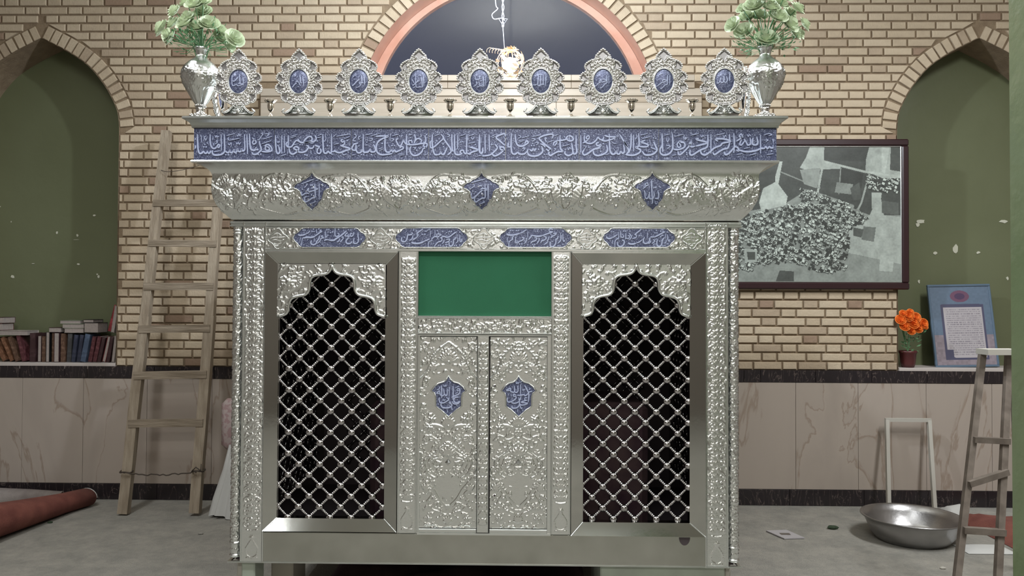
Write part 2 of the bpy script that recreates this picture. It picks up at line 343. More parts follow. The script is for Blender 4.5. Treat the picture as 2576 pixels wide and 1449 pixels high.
# ------------------------------------------------------------------ traced calligraphy (x,y in enlarged-panel units; first number = pen width, d = dot)
TXT = {
'F1': (476, 316, 6.962, "12 30,190 95,160 60,200;12 80,260 110,235 95,215;24 30,300 80,340 110,380 60,430 30,460;12 30,440 100,405;12 30,510 110,485;26 145,150 150,300 158,430 185,488 225,478 255,440;24 250,440 270,480 300,485 320,445;24 320,445 335,485 365,475 380,435;d22 255,375;d22 298,375;d20 275,330;12 200,160 215,220 210,300;14 300,180 265,200 275,240 310,225 280,265;12 330,285 310,300 335,325;24 365,150 370,300 390,370 420,400 460,395 490,360 510,330 535,350 520,380 480,375;12 510,250 470,275 500,285 450,330;12 415,180 410,260;14 455,170 465,205 485,175 497,205 520,180;12 440,300 420,330 440,350;26 615,150 620,330 620,440 590,490 520,515 440,515 405,480 410,430;24 560,150 565,440;24 620,440 660,470 690,470 715,430 720,470 760,465 785,420 790,465 830,460 855,410 860,450 900,455 920,410 925,440 960,440 975,380 965,150;24 1010,150 1015,300 1022,500;d22 640,510;d22 685,510;d22 820,490;16 655,175 800,140;16 700,260 885,220;16 430,460 520,445;14 830,160 850,185 870,150 885,180 910,140;14 820,290 835,325 860,295 875,330 905,290;12 690,200 680,240 705,260;12 680,300 700,340 740,300 730,380;12 740,510 755,480;12 965,480 975,505;26 1055,140 1065,330 1080,410 1110,430 1150,430 1175,385 1180,420 1215,420;24 1225,265 1240,340 1262,420 1230,460 1180,500 1120,500 1095,460;24 1320,360 1370,330 1430,370 1450,430 1400,455 1330,460 1265,450;22 1345,350 1335,420 1395,435 1400,390 1350,365;22 1100,210 1160,270 1170,300 1130,325 1110,290 1150,235;15 1290,235 1450,190;15 1270,320 1435,265;14 1250,140 1290,150 1260,190 1230,240 1190,250;14 1320,145 1400,150 1350,190;d22 1210,505;d22 1252,500;12 1130,165 1140,195;26 1510,165 1515,330 1530,460 1560,490 1590,450 1565,360;24 1620,170 1620,490;24 1665,180 1670,480;15 1600,530 1695,505;12 1550,180 1555,230;13 1545,270 1555,300 1575,275 1585,300;d22 1555,350;26 2200,170 2225,230 2190,275 2080,290 2010,280 2080,200 2140,200 2145,260 2060,290 1950,295 1900,225;24 1930,285 1880,260 1840,300 1790,370 1720,370 1700,320 1730,280;24 1735,165 1735,300 1730,370;26 1745,380 1765,470 1810,500 1860,480 1895,440 1830,400 1870,370 1920,400 1900,450 1960,470 2020,460 2060,430 2090,370 2050,350;24 2080,350 2100,390 2130,400 2165,390 2190,345;14 1770,190 1895,155;14 1770,215 1880,185;14 1800,345 1890,325;12 1720,430 1722,500;d20 1940,335;d20 1980,335;d22 2025,510;d22 2065,520;12 1950,180 1955,215;24 2290,370 2250,410 2240,470 2280,490 2310,450 2290,400;24 2200,340 2240,360 2290,370;26 2340,150 2345,330 2360,470 2410,480 2430,440;24 2430,440 2450,470 2490,460 2490,150;24 2490,460 2576,450;14 2250,175 2320,155;14 2240,215 2310,200;d22 2240,270;12 2380,170 2395,230 2370,280;12 2130,450 2135,500;12 2190,480 2210,500;12 2430,200 2425,300;15 2120,320 2190,300;d20 2420,355;13 2520,200 2576,150;d20 2500,500"),
'F2': (840, 316, 6.962, "26 0,430 60,470 130,470 200,440 285,410 180,370 110,350;22 160,240 125,260 150,290 185,270 180,330 110,355;15 45,190 265,150;14 180,230 280,190;d22 235,262;14 0,330 90,310;d20 250,465;14 140,480 170,510 220,500;14 350,160 375,150 390,195 350,230 335,262 385,272;14 470,180 430,205 440,240 470,222 440,250;24 420,310 350,330 315,410 365,435 390,405;26 385,330 390,430 420,475 470,470 490,430 510,455 540,460;26 515,150 515,440 560,468 600,460 640,420 650,460 715,455 725,400 690,330;d22 480,508;d22 522,508;d22 655,508;d18 575,290;d18 575,340;d22 700,290;15 555,165 640,145;15 650,180 800,140;14 610,220 680,232 640,272;14 310,520 380,505;12 575,500 580,540;12 450,340 430,370;26 730,190 820,182 950,190 850,230 770,290 742,380 760,470 830,510 920,505 1025,490;26 895,150 895,380 910,450 950,468 990,460;24 985,460 1010,430 1030,465 1060,430 1085,462 1140,440 1215,400 1190,365 1150,395;26 1270,150 1275,330 1275,520;d22 845,315;14 780,410 850,390;14 790,440 860,415;d20 1015,352;d20 1060,352;d18 1035,320;12 985,150 990,270;14 1000,230 1050,240 1010,280;14 1140,500 1240,480;14 1140,525 1240,505;12 950,330 970,370;24 1130,230 1090,250 1120,330 1160,360 1200,300 1220,260 1250,310 1300,332 1400,335 1500,320 1590,300 1610,250 1590,170;22 1320,330 1310,272 1360,265 1370,310;24 1405,150 1430,230 1405,310;22 1400,300 1460,230 1530,250 1520,305;d20 1150,180;d20 1192,180;d22 1620,160;d20 1340,212;14 1020,180 1140,150;14 1300,170 1370,150;12 1510,160 1532,180 1500,210;26 1350,360 1330,430 1370,510 1450,522 1530,470 1562,400;24 1555,410 1610,380 1632,325 1595,312 1568,350 1620,395;d22 1450,432;14 1380,380 1430,390 1400,420;12 1480,395 1512,400 1490,420;12 1590,430 1600,520;12 1570,520 1645,495;26 1725,150 1720,300 1740,440 1770,508 1830,508;22 1700,260 1685,330 1700,390 1760,370 1850,290 1920,215 1870,150;26 1905,200 1970,300 2040,400 2050,460 1990,515;24 1820,508 1855,500 1872,460 1890,500 1930,500 1952,455 1985,380;26 2062,150 2072,400 2090,455;26 2112,150 2115,420 2130,500 2190,510 2250,490;24 2170,160 2165,410;24 2240,500 2212,450 2262,432 2285,480 2320,482 2325,320 2330,150;26 2330,480 2380,500 2410,470 2520,430 2460,400 2370,375;14 2350,315 2480,290;d22 2475,332;14 2360,180 2480,145;14 1760,180 1850,150;14 1980,150 2030,170 1990,200;d20 1800,272;d20 1920,372;12 1890,310 1920,320 1900,340;12 1860,380 1855,425;14 2210,180 2300,155;d18 2220,290;d18 2252,280;26 2552,150 2560,480;12 1680,480 1700,520;12 2060,490 2092,520;14 2400,200 2430,240 2460,200;12 2490,490 2510,510"),
'F3': (1200, 316, 6.779, "26 40,170 35,400 60,470 95,455 95,375;26 135,150 140,470;26 207,150 212,440;14 240,190 320,150;14 250,215 320,182;24 90,520 220,500 320,420 345,370 300,315;26 250,480 300,518 380,485 460,410 450,370 395,370 405,410 460,415;26 475,340 400,270 325,200 420,150 472,140 482,190;12 262,290 240,330 282,320;12 460,200 482,240 458,280;12 440,490 462,510;14 10,520 100,500;13 70,200 70,290;26 585,150 580,350 600,470 660,485 690,445;24 540,290 530,360 582,362;26 650,150 665,280 700,340 760,352 820,330 872,290 845,262 812,310;14 760,210 890,175;14 700,290 810,250;14 710,262 800,235;12 700,160 750,190 700,222;14 810,360 775,392 822,385 780,435;12 625,370 645,410;24 690,450 725,485 800,485 850,445 872,400;26 860,440 882,500 960,522 1050,505 1120,440 1102,350;24 895,405 935,432 960,390 978,430 1010,380;d20 930,342;d20 972,342;d20 950,305;d22 1050,405;14 930,220 990,232 940,272;14 990,290 1050,290 1010,332;15 940,190 1080,160;26 1282,220 1290,150 1180,160 1062,210 1100,270 1180,340 1255,400 1230,432 1180,405;22 1180,282 1162,215 1192,222;24 1165,370 1130,330 1080,310;14 1190,290 1320,250;14 1300,180 1390,150;d20 1150,492;d20 1192,488;26 1415,160 1420,380 1465,440 1380,445 1300,485 1250,512 1222,472 1260,405;24 1302,342 1312,292 1362,262 1450,252 1560,225;22 1372,290 1382,262 1322,350;26 1560,170 1522,222 1580,262 1640,242 1622,192 1562,170;18 1570,180 1585,255;26 1690,160 1690,350 1700,460 1645,482 1630,400 1615,300;26 1640,475 1560,512 1502,482 1502,432;26 1770,160 1770,460;13 1540,372 1560,412 1580,372 1602,405;14 1460,350 1580,320;12 1480,170 1492,205;12 1312,400 1345,392 1312,440;12 1372,200 1372,242;14 1370,512 1440,492;24 1830,160 1832,250 1880,300 1960,302 2030,252 2062,200 2092,232 2140,242 2165,190;24 2110,245 2200,262 2370,200 2240,190 2172,165;20 1890,240 1862,205 1902,172 1912,212 1855,272 1800,300;d22 1840,140;12 1980,160 2002,192;d20 2150,312;26 2080,290 2035,302 2052,342 2112,330 2080,372 1980,412 1900,470 1832,502 1800,462 1832,402;12 1812,352 1862,352 1832,402;12 1890,382 1932,372;26 2210,330 2222,430 2152,490 2052,512 1992,482 1982,425;14 2030,412 2110,382;d20 2110,442;26 2257,140 2262,380 2292,480 2350,482 2372,442 2392,482 2432,482 2452,442 2482,472 2512,442 2502,332;12 2290,262 2332,302 2382,302;12 2322,382 2352,432;12 2402,362 2407,422;d20 2350,242;26 2432,150 2500,260 2576,370;12 2372,172 2402,202;14 2180,500 2260,480"),
'F4': (1570, 316, 6.605, "26 0,260 60,370 72,430 32,485;26 118,130 112,330 80,455;26 157,150 157,430;26 242,130 247,330 192,362 270,402 252,452 172,490 92,492 22,482;24 250,342 300,352 372,352 402,322 332,292 282,275 352,242;14 275,160 390,130;14 300,217 430,187;12 200,140 212,190 182,232;12 430,230 432,332;12 360,382 372,432;12 390,442 450,432;26 490,270 522,342 547,402 502,462 422,490 342,482 302,425;22 442,362 540,402;d20 490,207;d20 527,212;12 490,130 502,182;26 630,130 635,300 642,440;26 640,332 602,382 602,452 652,490 742,472 800,402 810,302 802,130;24 820,392 880,402 962,382 1012,342 992,282 912,255;22 912,262 882,312 902,362 942,342 912,282;18 932,282 1002,292 1002,352;14 680,160 750,140;14 840,182 990,142;12 700,210 722,272 752,212;12 702,332 762,342 712,392;12 602,212 597,272;14 1002,152 992,212 1042,202 1002,242;14 800,497 870,482;24 892,422 912,482 962,462 1062,362 1122,282 1092,292 1112,352 1182,342;26 1190,342 1270,322 1382,282 1202,232 1242,212;26 1392,150 1392,290 1372,362 1282,402 1212,442 1132,490 1092,472 1102,402;26 1442,140 1442,470;15 1102,162 1240,132;13 1270,152 1290,192 1312,162 1332,192;26 1272,402 1282,462 1342,490 1422,442 1502,372 1602,332 1640,292 1770,262 1652,222 1522,225 1560,262;26 1752,140 1752,282 1722,372 1652,392 1582,432 1502,482 1472,442;15 1512,162 1672,127;13 1642,162 1662,202 1682,162 1702,192;12 1492,262 1502,312;d18 1332,432;26 1822,130 1832,300 1822,455;26 1662,432 1682,482 1742,462 1832,362 1862,342;26 1862,402 1902,422 1892,372 1852,352;26 1902,402 2002,432 2102,432 2202,412 2272,382 2342,382;26 2267,150 2267,460;24 2332,382 2352,352 2382,382 2412,352 2442,372 2482,362 2492,302 2467,222;d22 2447,422;22 1862,262 1922,222 1962,172 1942,142 1912,182 1982,192;24 2092,200 2102,302 2052,322 2042,282;26 2202,182 2222,292 2182,322 2132,302 2142,200;22 2042,302 2012,252 1992,222;22 2012,242 1952,322 1922,302 1952,232;13 2042,142 2062,182 2082,152 2112,182;14 1992,382 2092,362;14 2322,157 2402,132 2452,152 2402,167;12 2332,242 2392,237 2352,272;14 2372,482 2482,467;14 1872,482 1972,462;14 2092,490 2202,462;d20 1040,450;d20 1042,480"),
'C1': (730, 566, 12.88, "45 260,300 300,335 400,330 500,300;34 500,300 600,240 625,180;30 340,400 310,540;28 370,680 375,560 400,440 470,400;55 430,420 560,400 680,405 800,370;42 800,370 900,290 1040,200;30 850,130 850,270;34 1010,150 970,190 1030,210;d42 420,170;d42 480,170;d42 755,140;d42 710,215;d42 770,215;d42 930,130;30 780,420 770,550;42 950,340 930,450 870,520 840,600 760,640 690,620 670,570 690,500;34 1070,340 1010,370 1090,410 1000,440 960,520 880,600;34 1140,200 1140,390 1180,380 1200,320;d42 1190,150;d42 1250,150;d42 1310,250;d42 1370,230;36 1460,110 1450,320 1490,370 1560,350 1580,290 1530,270;40 1100,510 1160,480 1250,480;50 1220,480 1400,500 1500,440 1650,340 1830,190;36 1870,260 1830,270 1770,350 1870,350 1880,290;34 1730,370 1670,400 1730,420 1660,510 1620,560;34 1610,430 1580,510 1510,560;d42 1565,145;d42 1890,155;d42 1965,165;d42 2090,130;36 2060,230 2040,330 1980,370 1940,330 1970,270 2010,290;36 1980,350 1870,380 1910,400;44 1900,420 1830,480 1810,560 1870,610 1960,590 2000,530;38 2200,250 2200,380 2220,450 2200,550 2140,600 2060,590 2050,510 2080,420;d44 2305,460"),
'C2': (985, 566, 12.88, "44 340,390 320,500 370,540 450,530 500,450 530,330 600,320 680,290;34 640,230 690,290;d40 415,400;d42 715,170;d42 810,195;36 690,340 660,450 570,510;40 1020,130 900,210 830,280 850,330 820,400;38 830,390 760,440 670,500;d40 500,605;d40 575,600;52 640,560 700,590 830,600 950,580 1060,530;42 1060,530 1170,480 1230,450;24 1050,200 1130,210 1160,170 1270,140;d42 1010,305;d42 1080,305;32 1270,180 1250,390;30 1190,730 1190,600 1230,530 1300,510 1310,460;40 1290,470 1390,380 1500,390 1560,340;30 1410,160 1400,370;36 1550,250 1500,290 1600,310 1530,370;30 1430,300 1480,330 1430,370;d42 1480,180;d42 1660,210;d36 1780,245;d42 1870,215;d42 1935,215;42 2110,220 2000,290 1880,380 1780,400 1680,370 1580,430;38 1600,430 1640,450 1600,530 1500,560 1380,700;d40 1495,440;d40 1520,660;d40 1580,660;32 1700,470 1690,550 1630,610;38 1770,470 1880,460 1840,540 1730,580;d36 1750,640;d36 1800,640;d36 1780,700;44 2080,380 2060,450 2010,480 2000,600 1960,670 1890,680 1860,630 1870,540;d40 1930,550;30 2120,280 2115,440;34 2150,430 2150,520 2090,590;34 2220,320 2210,480 2240,550 2270,520 2270,440;d40 2210,235;d40 2205,655;d40 2040,665;d40 2100,665;d30 1310,620;d30 1360,610"),
'C3': (1248, 566, 12.88, "50 350,270 380,320 500,330 650,310 760,270;34 760,270 850,240 990,150;d42 465,185;d42 540,180;d42 665,185;d42 735,175;34 370,400 370,570;30 415,730 410,600 450,520 520,470 500,430;34 580,370 520,400 540,450 500,500;34 630,370 630,560 670,580 680,510;40 700,610 740,540 840,500 900,430 830,400;d40 765,620;d40 830,620;d40 800,690;36 960,440 990,440 980,520 910,610;34 1030,200 1020,400;44 1050,480 1130,380 1170,320;52 1170,340 1350,370 1500,350;44 1500,350 1650,290 1790,240 1840,220;34 1840,220 1730,210 1720,150 1780,130 1850,160;d40 1340,205;40 1120,600 1170,540 1270,510 1320,430 1240,410;d40 1185,640;d40 1250,630;d40 1220,700;36 1370,420 1400,450 1380,520 1310,620;40 1440,580 1490,510 1580,480 1620,400 1540,370;36 1640,490 1680,490 1710,380;36 1680,510 1640,580 1550,640;d40 1670,690;d40 1770,300;40 1770,430 1820,370 1900,330 1950,270 1850,280;44 2010,360 1990,440 1940,470 1930,600 1860,690 1780,700 1750,620 1760,540;d38 1835,535;32 2090,250 2070,440;34 2120,320 2090,500 1990,600;34 2160,280 2170,480 2200,540 2220,480;d40 2165,205;d40 2165,630;d38 2010,670;d38 2070,670"),
'C4': (1508, 566, 12.88, "48 220,370 260,430 330,440 400,420;34 400,420 500,370 590,300;d40 380,220;d40 450,220;30 420,480 425,620;32 500,720 505,540 560,460 620,420 620,220;34 690,180 690,360 730,400 780,390 770,330;30 770,330 720,300;d40 780,200;d40 840,205;36 855,260 850,430 830,450;34 850,430 940,440 970,360 910,350;42 760,470 750,500 800,520 790,620 720,690 640,690 590,640 600,550;d40 985,200;34 950,260 1030,370 1010,440 960,480;34 1060,440 1180,410 1190,330 1130,320;40 1140,330 1220,250 1360,140;52 930,570 970,610 1090,620 1180,590;38 1180,590 1290,550 1390,470;d42 1290,350;d42 1350,350;34 1560,240 1545,440;26 1570,210 1640,170;44 1460,390 1420,500 1440,580 1510,600 1590,560 1630,470 1640,400;50 1650,390 1780,390;44 1780,390 1900,340 2000,280 2130,220;d40 1840,180;d40 1800,255;d40 1860,255;d40 1985,205;d40 2060,210;d36 2030,150;34 1670,500 1640,570 1580,610;34 1750,470 1790,510 1760,560 1690,600;30 1790,490 1870,440;d34 1750,630;d34 1800,620;d36 1775,690;34 1950,400 2050,330 2060,360;44 2110,400 2040,500 2010,640 1940,690 1870,660 1860,560 1880,470;d38 1950,525;32 2145,280 2140,440;34 2170,470 2150,560 2100,600;34 2200,300 2220,480 2260,530 2280,450;d40 2200,230;d38 2215,610;d38 2060,680;d38 2120,670"),
'D1': (1085, 935, 9.908, "32 255,340 260,500 255,660;28 400,420 395,570 360,600 330,560;28 310,430 320,560 290,600 250,600;28 240,600 220,560 200,480 150,520 140,540 210,540;32 450,380 445,620;30 445,630 430,700 380,740 300,780 220,770 195,700 200,640;30 370,640 440,690;32 545,350 545,600 540,700;30 640,430 700,430 715,480 690,550 620,590 500,640;26 640,430 650,478 700,470;24 600,400 700,365;22 590,540 670,520;32 680,640 600,640 560,700 580,760 640,775 715,740;30 720,740 660,800 560,800 520,740;32 500,760 440,770 510,820 480,880 380,905 280,890 245,840 250,790;20 310,330 320,370 350,340 360,370 385,330;20 280,690 290,720 310,700 330,720 350,680;22 190,380 210,400 180,440 135,450;22 460,240 480,290;22 400,950 410,1020;18 520,880 500,910 530,940 500,950;22 165,780 180,830;22 630,820 650,870"),
'D2': (1085, 935, 9.908, "30 2230,320 2225,580;28 2150,350 2160,480 2120,520 2080,500;28 2070,350 2070,500 2020,510 1970,480 1980,420 1890,450 1880,470 1960,470;32 2330,340 2390,460 2430,560 2420,760;28 2520,490 2440,510 2400,560 2340,600 2310,580;28 2330,560 2240,590 2140,590;28 2110,590 2060,560 2050,610 2110,620 2100,680 2010,740 1920,760 1890,700 1910,640;28 2240,600 2210,700 2170,690;28 2180,640 2190,740 2080,790 1990,770;30 2200,740 2180,860 2100,910 2020,900 2010,840;26 2390,660 2340,650 2330,700 2390,720;28 2390,710 2240,760 2400,790 2300,830 2240,830 2190,800;28 2200,800 2230,900 2270,920;20 2110,250 2120,300 2150,270 2160,300 2190,250;20 2270,430 2290,470 2310,440 2330,470;22 2200,270 2280,240;20 2440,400 2460,430 2430,450;22 2150,930 2155,1010;22 1910,540 1930,590;22 1990,560 1990,620"),
'M1': (728, 425, 12.07, "40 905,440 905,930;40 770,440 775,600 780,850 700,880 600,950 510,1000 460,970 470,870 510,830;34 660,590 720,575 860,600 760,650 660,680 600,690 570,640 600,590;32 600,590 560,610 530,680;36 590,760 560,740 480,740 430,780 380,800 360,760 380,690;30 360,455 560,380 760,300;28 790,365 890,330;24 630,460 650,510 680,470 700,510 720,450;24 1010,440 1010,500 1040,500;24 660,190 660,260 690,260;26 500,460 540,470 520,500 450,580;22 400,570 390,630 420,620;22 690,750 660,790 690,810;d28 530,845;d28 580,835;24 760,970 790,990 740,1020 610,1060;24 695,1080 695,1150"),
'M2': (1155, 425, 12.07, "38 875,450 880,700 880,940;38 780,450 790,650 785,870 700,890 600,950 520,1000 470,970 480,870 560,780 640,700 720,640;32 850,630 760,600 680,600 665,640;32 850,640 740,670;36 560,770 470,850 430,890 380,880 360,820 390,720;32 370,420 600,350 810,300;24 600,480 620,530 650,490 670,530 690,480;24 430,470 460,500 440,540 350,600;24 600,230 600,290 630,290;24 810,350 820,395 850,385;24 960,420 970,480 1000,480;d34 500,700;22 395,650 430,680 400,690;24 740,980 770,1010 750,1020 600,1075;22 680,700 680,770 710,760"),
'M3': (1585, 425, 12.07, "44 655,330 660,600 675,850 680,1000 660,1060;40 840,650 870,800 860,890 800,900 750,880;38 720,680 730,800 700,890 640,910 590,880 590,700;38 600,700 560,850 510,900 460,860 450,720 430,650;24 500,760 500,820;28 500,420 540,440 540,500 480,500 460,460 500,420;28 500,510 450,560 390,600;24 710,540 720,580 760,550 780,580 800,520;24 890,500 910,560 940,550;30 240,500 230,620;24 200,570 240,590;24 550,970 540,1130;24 760,960 770,1050 820,1050"),
'O1': (560, 150, 16.1, "38 390,540 385,780 395,960 430,1010 500,1000 590,930;36 600,930 620,1000 700,1010 800,970 870,935 720,915 640,920;38 715,500 725,700 740,860 690,915;36 875,660 880,980;44 665,630 590,720 520,800 460,820 430,780;24 530,490 540,540 590,560;d36 590,1130;d36 740,1140"),
'O2': (712, 150, 16.1, "38 715,540 735,700 755,880 810,880;38 845,600 865,800 885,1020;44 590,920 530,930 470,980 400,1060 370,1060;36 540,900 590,800 630,860 680,850 700,940 770,1030;d38 425,790;d36 630,1060;d36 670,1060;24 630,570 580,670;24 550,560 490,620;24 410,540 370,620"),
'O3': (864, 150, 16.1, "38 775,560 790,700 800,870 850,890;36 875,560 895,750 910,980;52 680,750 600,800 500,900 420,980 380,1000 360,970;34 850,895 770,900 740,880 700,860 680,910 710,945 745,930 720,1010 640,1070 560,1090 520,1060;d38 455,740;22 700,580 640,660;24 460,570 400,650"),
'O4': (1012, 150, 16.1, "36 885,580 895,800 910,1020;38 800,640 825,800 845,1050 800,1080;38 545,580 545,850 570,1050 620,1090 700,1080 740,1050 745,1078 800,1080;46 700,800 630,840 560,900 500,960 440,990 400,970;38 380,720 440,820 490,920;32 540,1040 480,1100 430,1100;26 660,590 720,560 800,610"),
'O5': (1166, 150, 16.1, "36 930,590 935,1000;38 825,600 845,800 850,1020 760,1035 700,1020 640,860;28 760,1020 790,950 820,1000;36 700,1010 640,1060 590,1080 560,1050;36 540,830 530,890 570,890 540,960 470,1030 390,1040;34 640,590 680,650 660,730 570,770 500,750 480,690 500,620;28 680,640 740,620;d34 715,820;d34 757,815;22 700,740 750,690"),
'O6': (1320, 150, 16.1, "36 870,570 855,800 835,1020;36 745,550 745,950 770,960 700,980 640,1000;36 630,560 625,1000 560,1030;38 540,540 520,800 510,980 550,1030 600,1000;46 480,960 400,990 300,980;34 540,560 640,530 690,570"),
'O7': (1472, 150, 16.1, "36 885,580 895,940;40 800,570 810,750 810,900 730,960 640,1060 570,1120 520,1110;36 800,800 700,750 610,760;36 800,820 700,850 620,880 570,860;34 540,900 490,880 480,840 550,760 540,890;40 520,890 430,930 380,990 320,1030 290,990;d34 460,1000;d34 460,1080"),
'O8': (1626, 150, 16.1, "36 900,560 895,800 885,1000;40 800,560 800,750 790,960 700,1000 620,1080 540,1150 480,1130;36 780,800 680,780 600,790 570,850;38 780,820 700,850 650,880 570,890 480,950 400,1010 330,1040 290,1000 300,920;26 640,900 640,950;d42 430,760;30 430,560 520,520 600,490"),
'O9': (1560, 160, 6.44, "17 1805,105 1800,200 1795,275;17 1745,185 1758,255 1735,292 1700,285;17 1700,180 1700,270 1665,295 1640,270;17 1650,205 1625,285 1595,300 1590,265;d15 1665,150;10 1700,135 1715,160 1735,135"),
}
def strokes(key):
    ox, oy, sc, d = TXT[key]; out = []
    for it in d.split(';'):
        a = it.split(); dot = a[0][0] == 'd'; wd = float(a[0].lstrip('d'))/sc
        out.append((dot, wd, [(ox+float(q.split(',')[0])/sc, oy+float(q.split(',')[1])/sc) for q in a[1:]]))
    return out
def lettering(key, to3, thick=0.0022, org=None, k=1.0):
    """raised pen strokes; to3(px,py,h) gives the point standing h proud of the plate"""
    v = []; f = []
    def px2(p, h): return to3(p[0], p[1], h)
    th0_ = thick
    for si_, (dot, wd, pts) in enumerate(strokes(key)):
        wd *= k; thick = th0_*(1+.07*(si_ % 7))
        if dot:
            c = pts[0]; r = wd*0.62; n = len(v)
            ring = [(c[0]+r*math.cos(math.pi*(i/4+.25)), c[1]+r*math.sin(math.pi*(i/4+.25))) for i in range(8)]
            ring2 = [(c[0]+r*.7*math.cos(math.pi*(i/4+.25)), c[1]+r*.7*math.sin(math.pi*(i/4+.25))) for i in range(8)]
            v += [px2(p, 0) for p in ring]+[px2(p, thick) for p in ring2]
            f += [(n+i, n+(i+1) % 8, n+8+(i+1) % 8, n+8+i) for i in range(8)]+[tuple(n+8+i for i in range(8))]; continue
        q = smooth_pts(pts, 5); L = len(q); n = len(v)
        for i, p in enumerate(q):
            a = q[max(0, i-1)]; b = q[min(L-1, i+1)]; dx, dy = b[0]-a[0], b[1]-a[1]; l = math.hypot(dx, dy) or 1; nx, ny = -dy/l, dx/l
            t = i/(L-1); e = min(t, 1-t)*L; ww = wd/2*(0.55+0.45*min(1, e/3))*(1+0.12*abs(dx/l))
            for s_, h in ((-1, 0), (-.72, thick), (.72, thick), (1, 0)): v.append(px2((p[0]+nx*ww*s_, p[1]+ny*ww*s_), h))
        for i in range(L-1):
            for j in range(3): f.append((n+i*4+j, n+i*4+j+1, n+i*4+j+5, n+i*4+j+4))
        f.append((n, n+1, n+2, n+3)); m = n+(L-1)*4; f.append((m+3, m+2, m+1, m))
    if org is not None: v = [Vector(p)-Vector(org) for p in v]
    mb = MB(); mb.add(v, f); return mb.me()

# ------------------------------------------------------------------ the room
D = 5.49
KW = P(1289, 760, D).x-P(1288, 760, D).x         # metres per pixel on the back wall
def W(px, py): p = P(px, py, D); return p.x, p.z
CEIL = 4.2
fm = mesh([(-4.6, -4, 0), (4.6, -4, 0), (4.6, D+.4, 0), (-4.6, D+.4, 0)], [(0, 1, 2, 3)]); struct('floor', fm, M['cement'])
struct('ceiling', MB().box(-4.7, 4.7, -4.1, D+.6, CEIL, CEIL+.1).me(), M['plaster'])
struct('wall_left', MB().box(-4.7, -4.6, -4.1, D+.6, 0, CEIL).me(), M['plaster_dark'])
struct('wall_right', MB().box(4.6, 4.7, -4.1, D+.6, 0, CEIL).me(), M['plaster_dark'])
struct('wall_front', MB().box(-4.7, 4.7, -4.1, -4.0, 0, CEIL).me(), M['front_wall'])
# pillar beside the photographer (its side face is what shows at the right edge)
pil = struct('wall_pillar', MB().box(.95, 1.35, 1.0, 1.55, 0, CEIL, 0.01).me(), M['pillar_paint'])

BZ = 0.945                                          # the brickwork starts here
LEDGE = 0.952
ND = 0.27
half = [(0, 96), (30, 111), (72, 133), (123, 168), (159, 209), (182, 245), (200, 286), (205, 327)]
def niche_path(apx, top):                          # closed outline of a niche opening, in XZ
    cx, zt = W(apx, 96); pts = smooth_pts([(dx*KW, (96-y)*KW) for dx, y in half], 4)
    r = [(cx+a, zt+b) for a, b in pts]; l = [(cx-a, zt+b) for a, b in pts[1:]][::-1]
    return cx, zt, l+r                              # from left spring over the apex to right spring
nL = niche_path(104, 96); nR = niche_path(2463, 96)
def niche_poly(n): q = n[2]; return [(q[0][0], LEDGE)]+q+[(q[-1][0], LEDGE)]
wc = W(1276, 303); RO = 380*KW; SILL = W(1276, 190)[1]
th0 = math.asin((SILL-wc[1])/RO)
warc = [(wc[0]+RO*math.cos(t), wc[1]+RO*math.sin(t)) for t in np.linspace(math.pi-th0, th0, 41)]
X0, X1 = -4.6, 4.6
def V3(p): return [Vector((a, b, 0)) for a, b in p]
loops = [[(X0, 0), (X1, 0), (X1, CEIL), (X0, CEIL)], niche_poly(nL), niche_poly(nR), warc]
flat = [p for l in loops for p in l]; tris = tessellate_polygon([V3(l) for l in loops])
wm = MB(); wm.add([(x, D+.012, z) for x, z in flat], [tuple(t) for t in tris])
wall = struct('wall_back', wm.me(), M['mortar'])
# niches: side, soffit, back
def niche(n, nm):
    q = niche_poly(n); k = len(q); m = MB()
    m.add([(x, D-.004, z) for x, z in q]+[(x, D+ND, z) for x, z in q], [(i, i+1, k+i+1, k+i) for i in range(k-1)])
    o = obj('niche_lining', m.me(), M['green_paint'] if 0 else M['mortar'], wall)
    m = MB(); sm = q; tri = tessellate_polygon([V3(sm)]); m.add([(x, D+ND-.002, z) for x, z in sm], [tuple(t) for t in tri])
    obj('niche_back', m.me(), M['green_paint'], wall)
    m = MB(); m.box(q[0][0]+.002, q[-1][0]-.002, D-.015, D+ND, LEDGE-.03, LEDGE+.012, .003); obj('niche_ledge', m.me(), M['white_stone'], wall)
niche(nL, 'l'); niche(nR, 'r')
# flakes of bare plaster on the green niche backs
chips = [(237, 542, 8, 4), (143, 585, 4, 8), (195, 592, 5, 7), (191, 603, 16, 1), (83, 663, 7, 2), (197, 664, 8, 5), (32, 696, 9, 8), (248, 696, 5, 7), (28, 558, 2, 4), (0, 520, 3, 3), (245, 690, 4, 4),
         (2314, 557, 24, 9), (2308, 565, 9, 10), (2525, 557, 24, 8), (2352, 637, 10, 9), (2403, 627, 17, 22), (2461, 635, 9, 7), (2311, 708, 6, 9), (2534, 700, 6, 9)]
for (x, y, a, b) in chips:
    c = P(x, y, D+ND-.004); r = random.Random(x); pts = []
    for i in range(9):
        t = 2*math.pi*i/9; rr = r.uniform(.6, 1.1); pts.append((c.x+a*KW*.6*rr*math.cos(t), c.z+b*KW*.6*rr*math.sin(t)))
    obj('plaster_chip', MB().prism(pts, D+ND-.006, D+ND-.002).me(), M['chip'], wall)

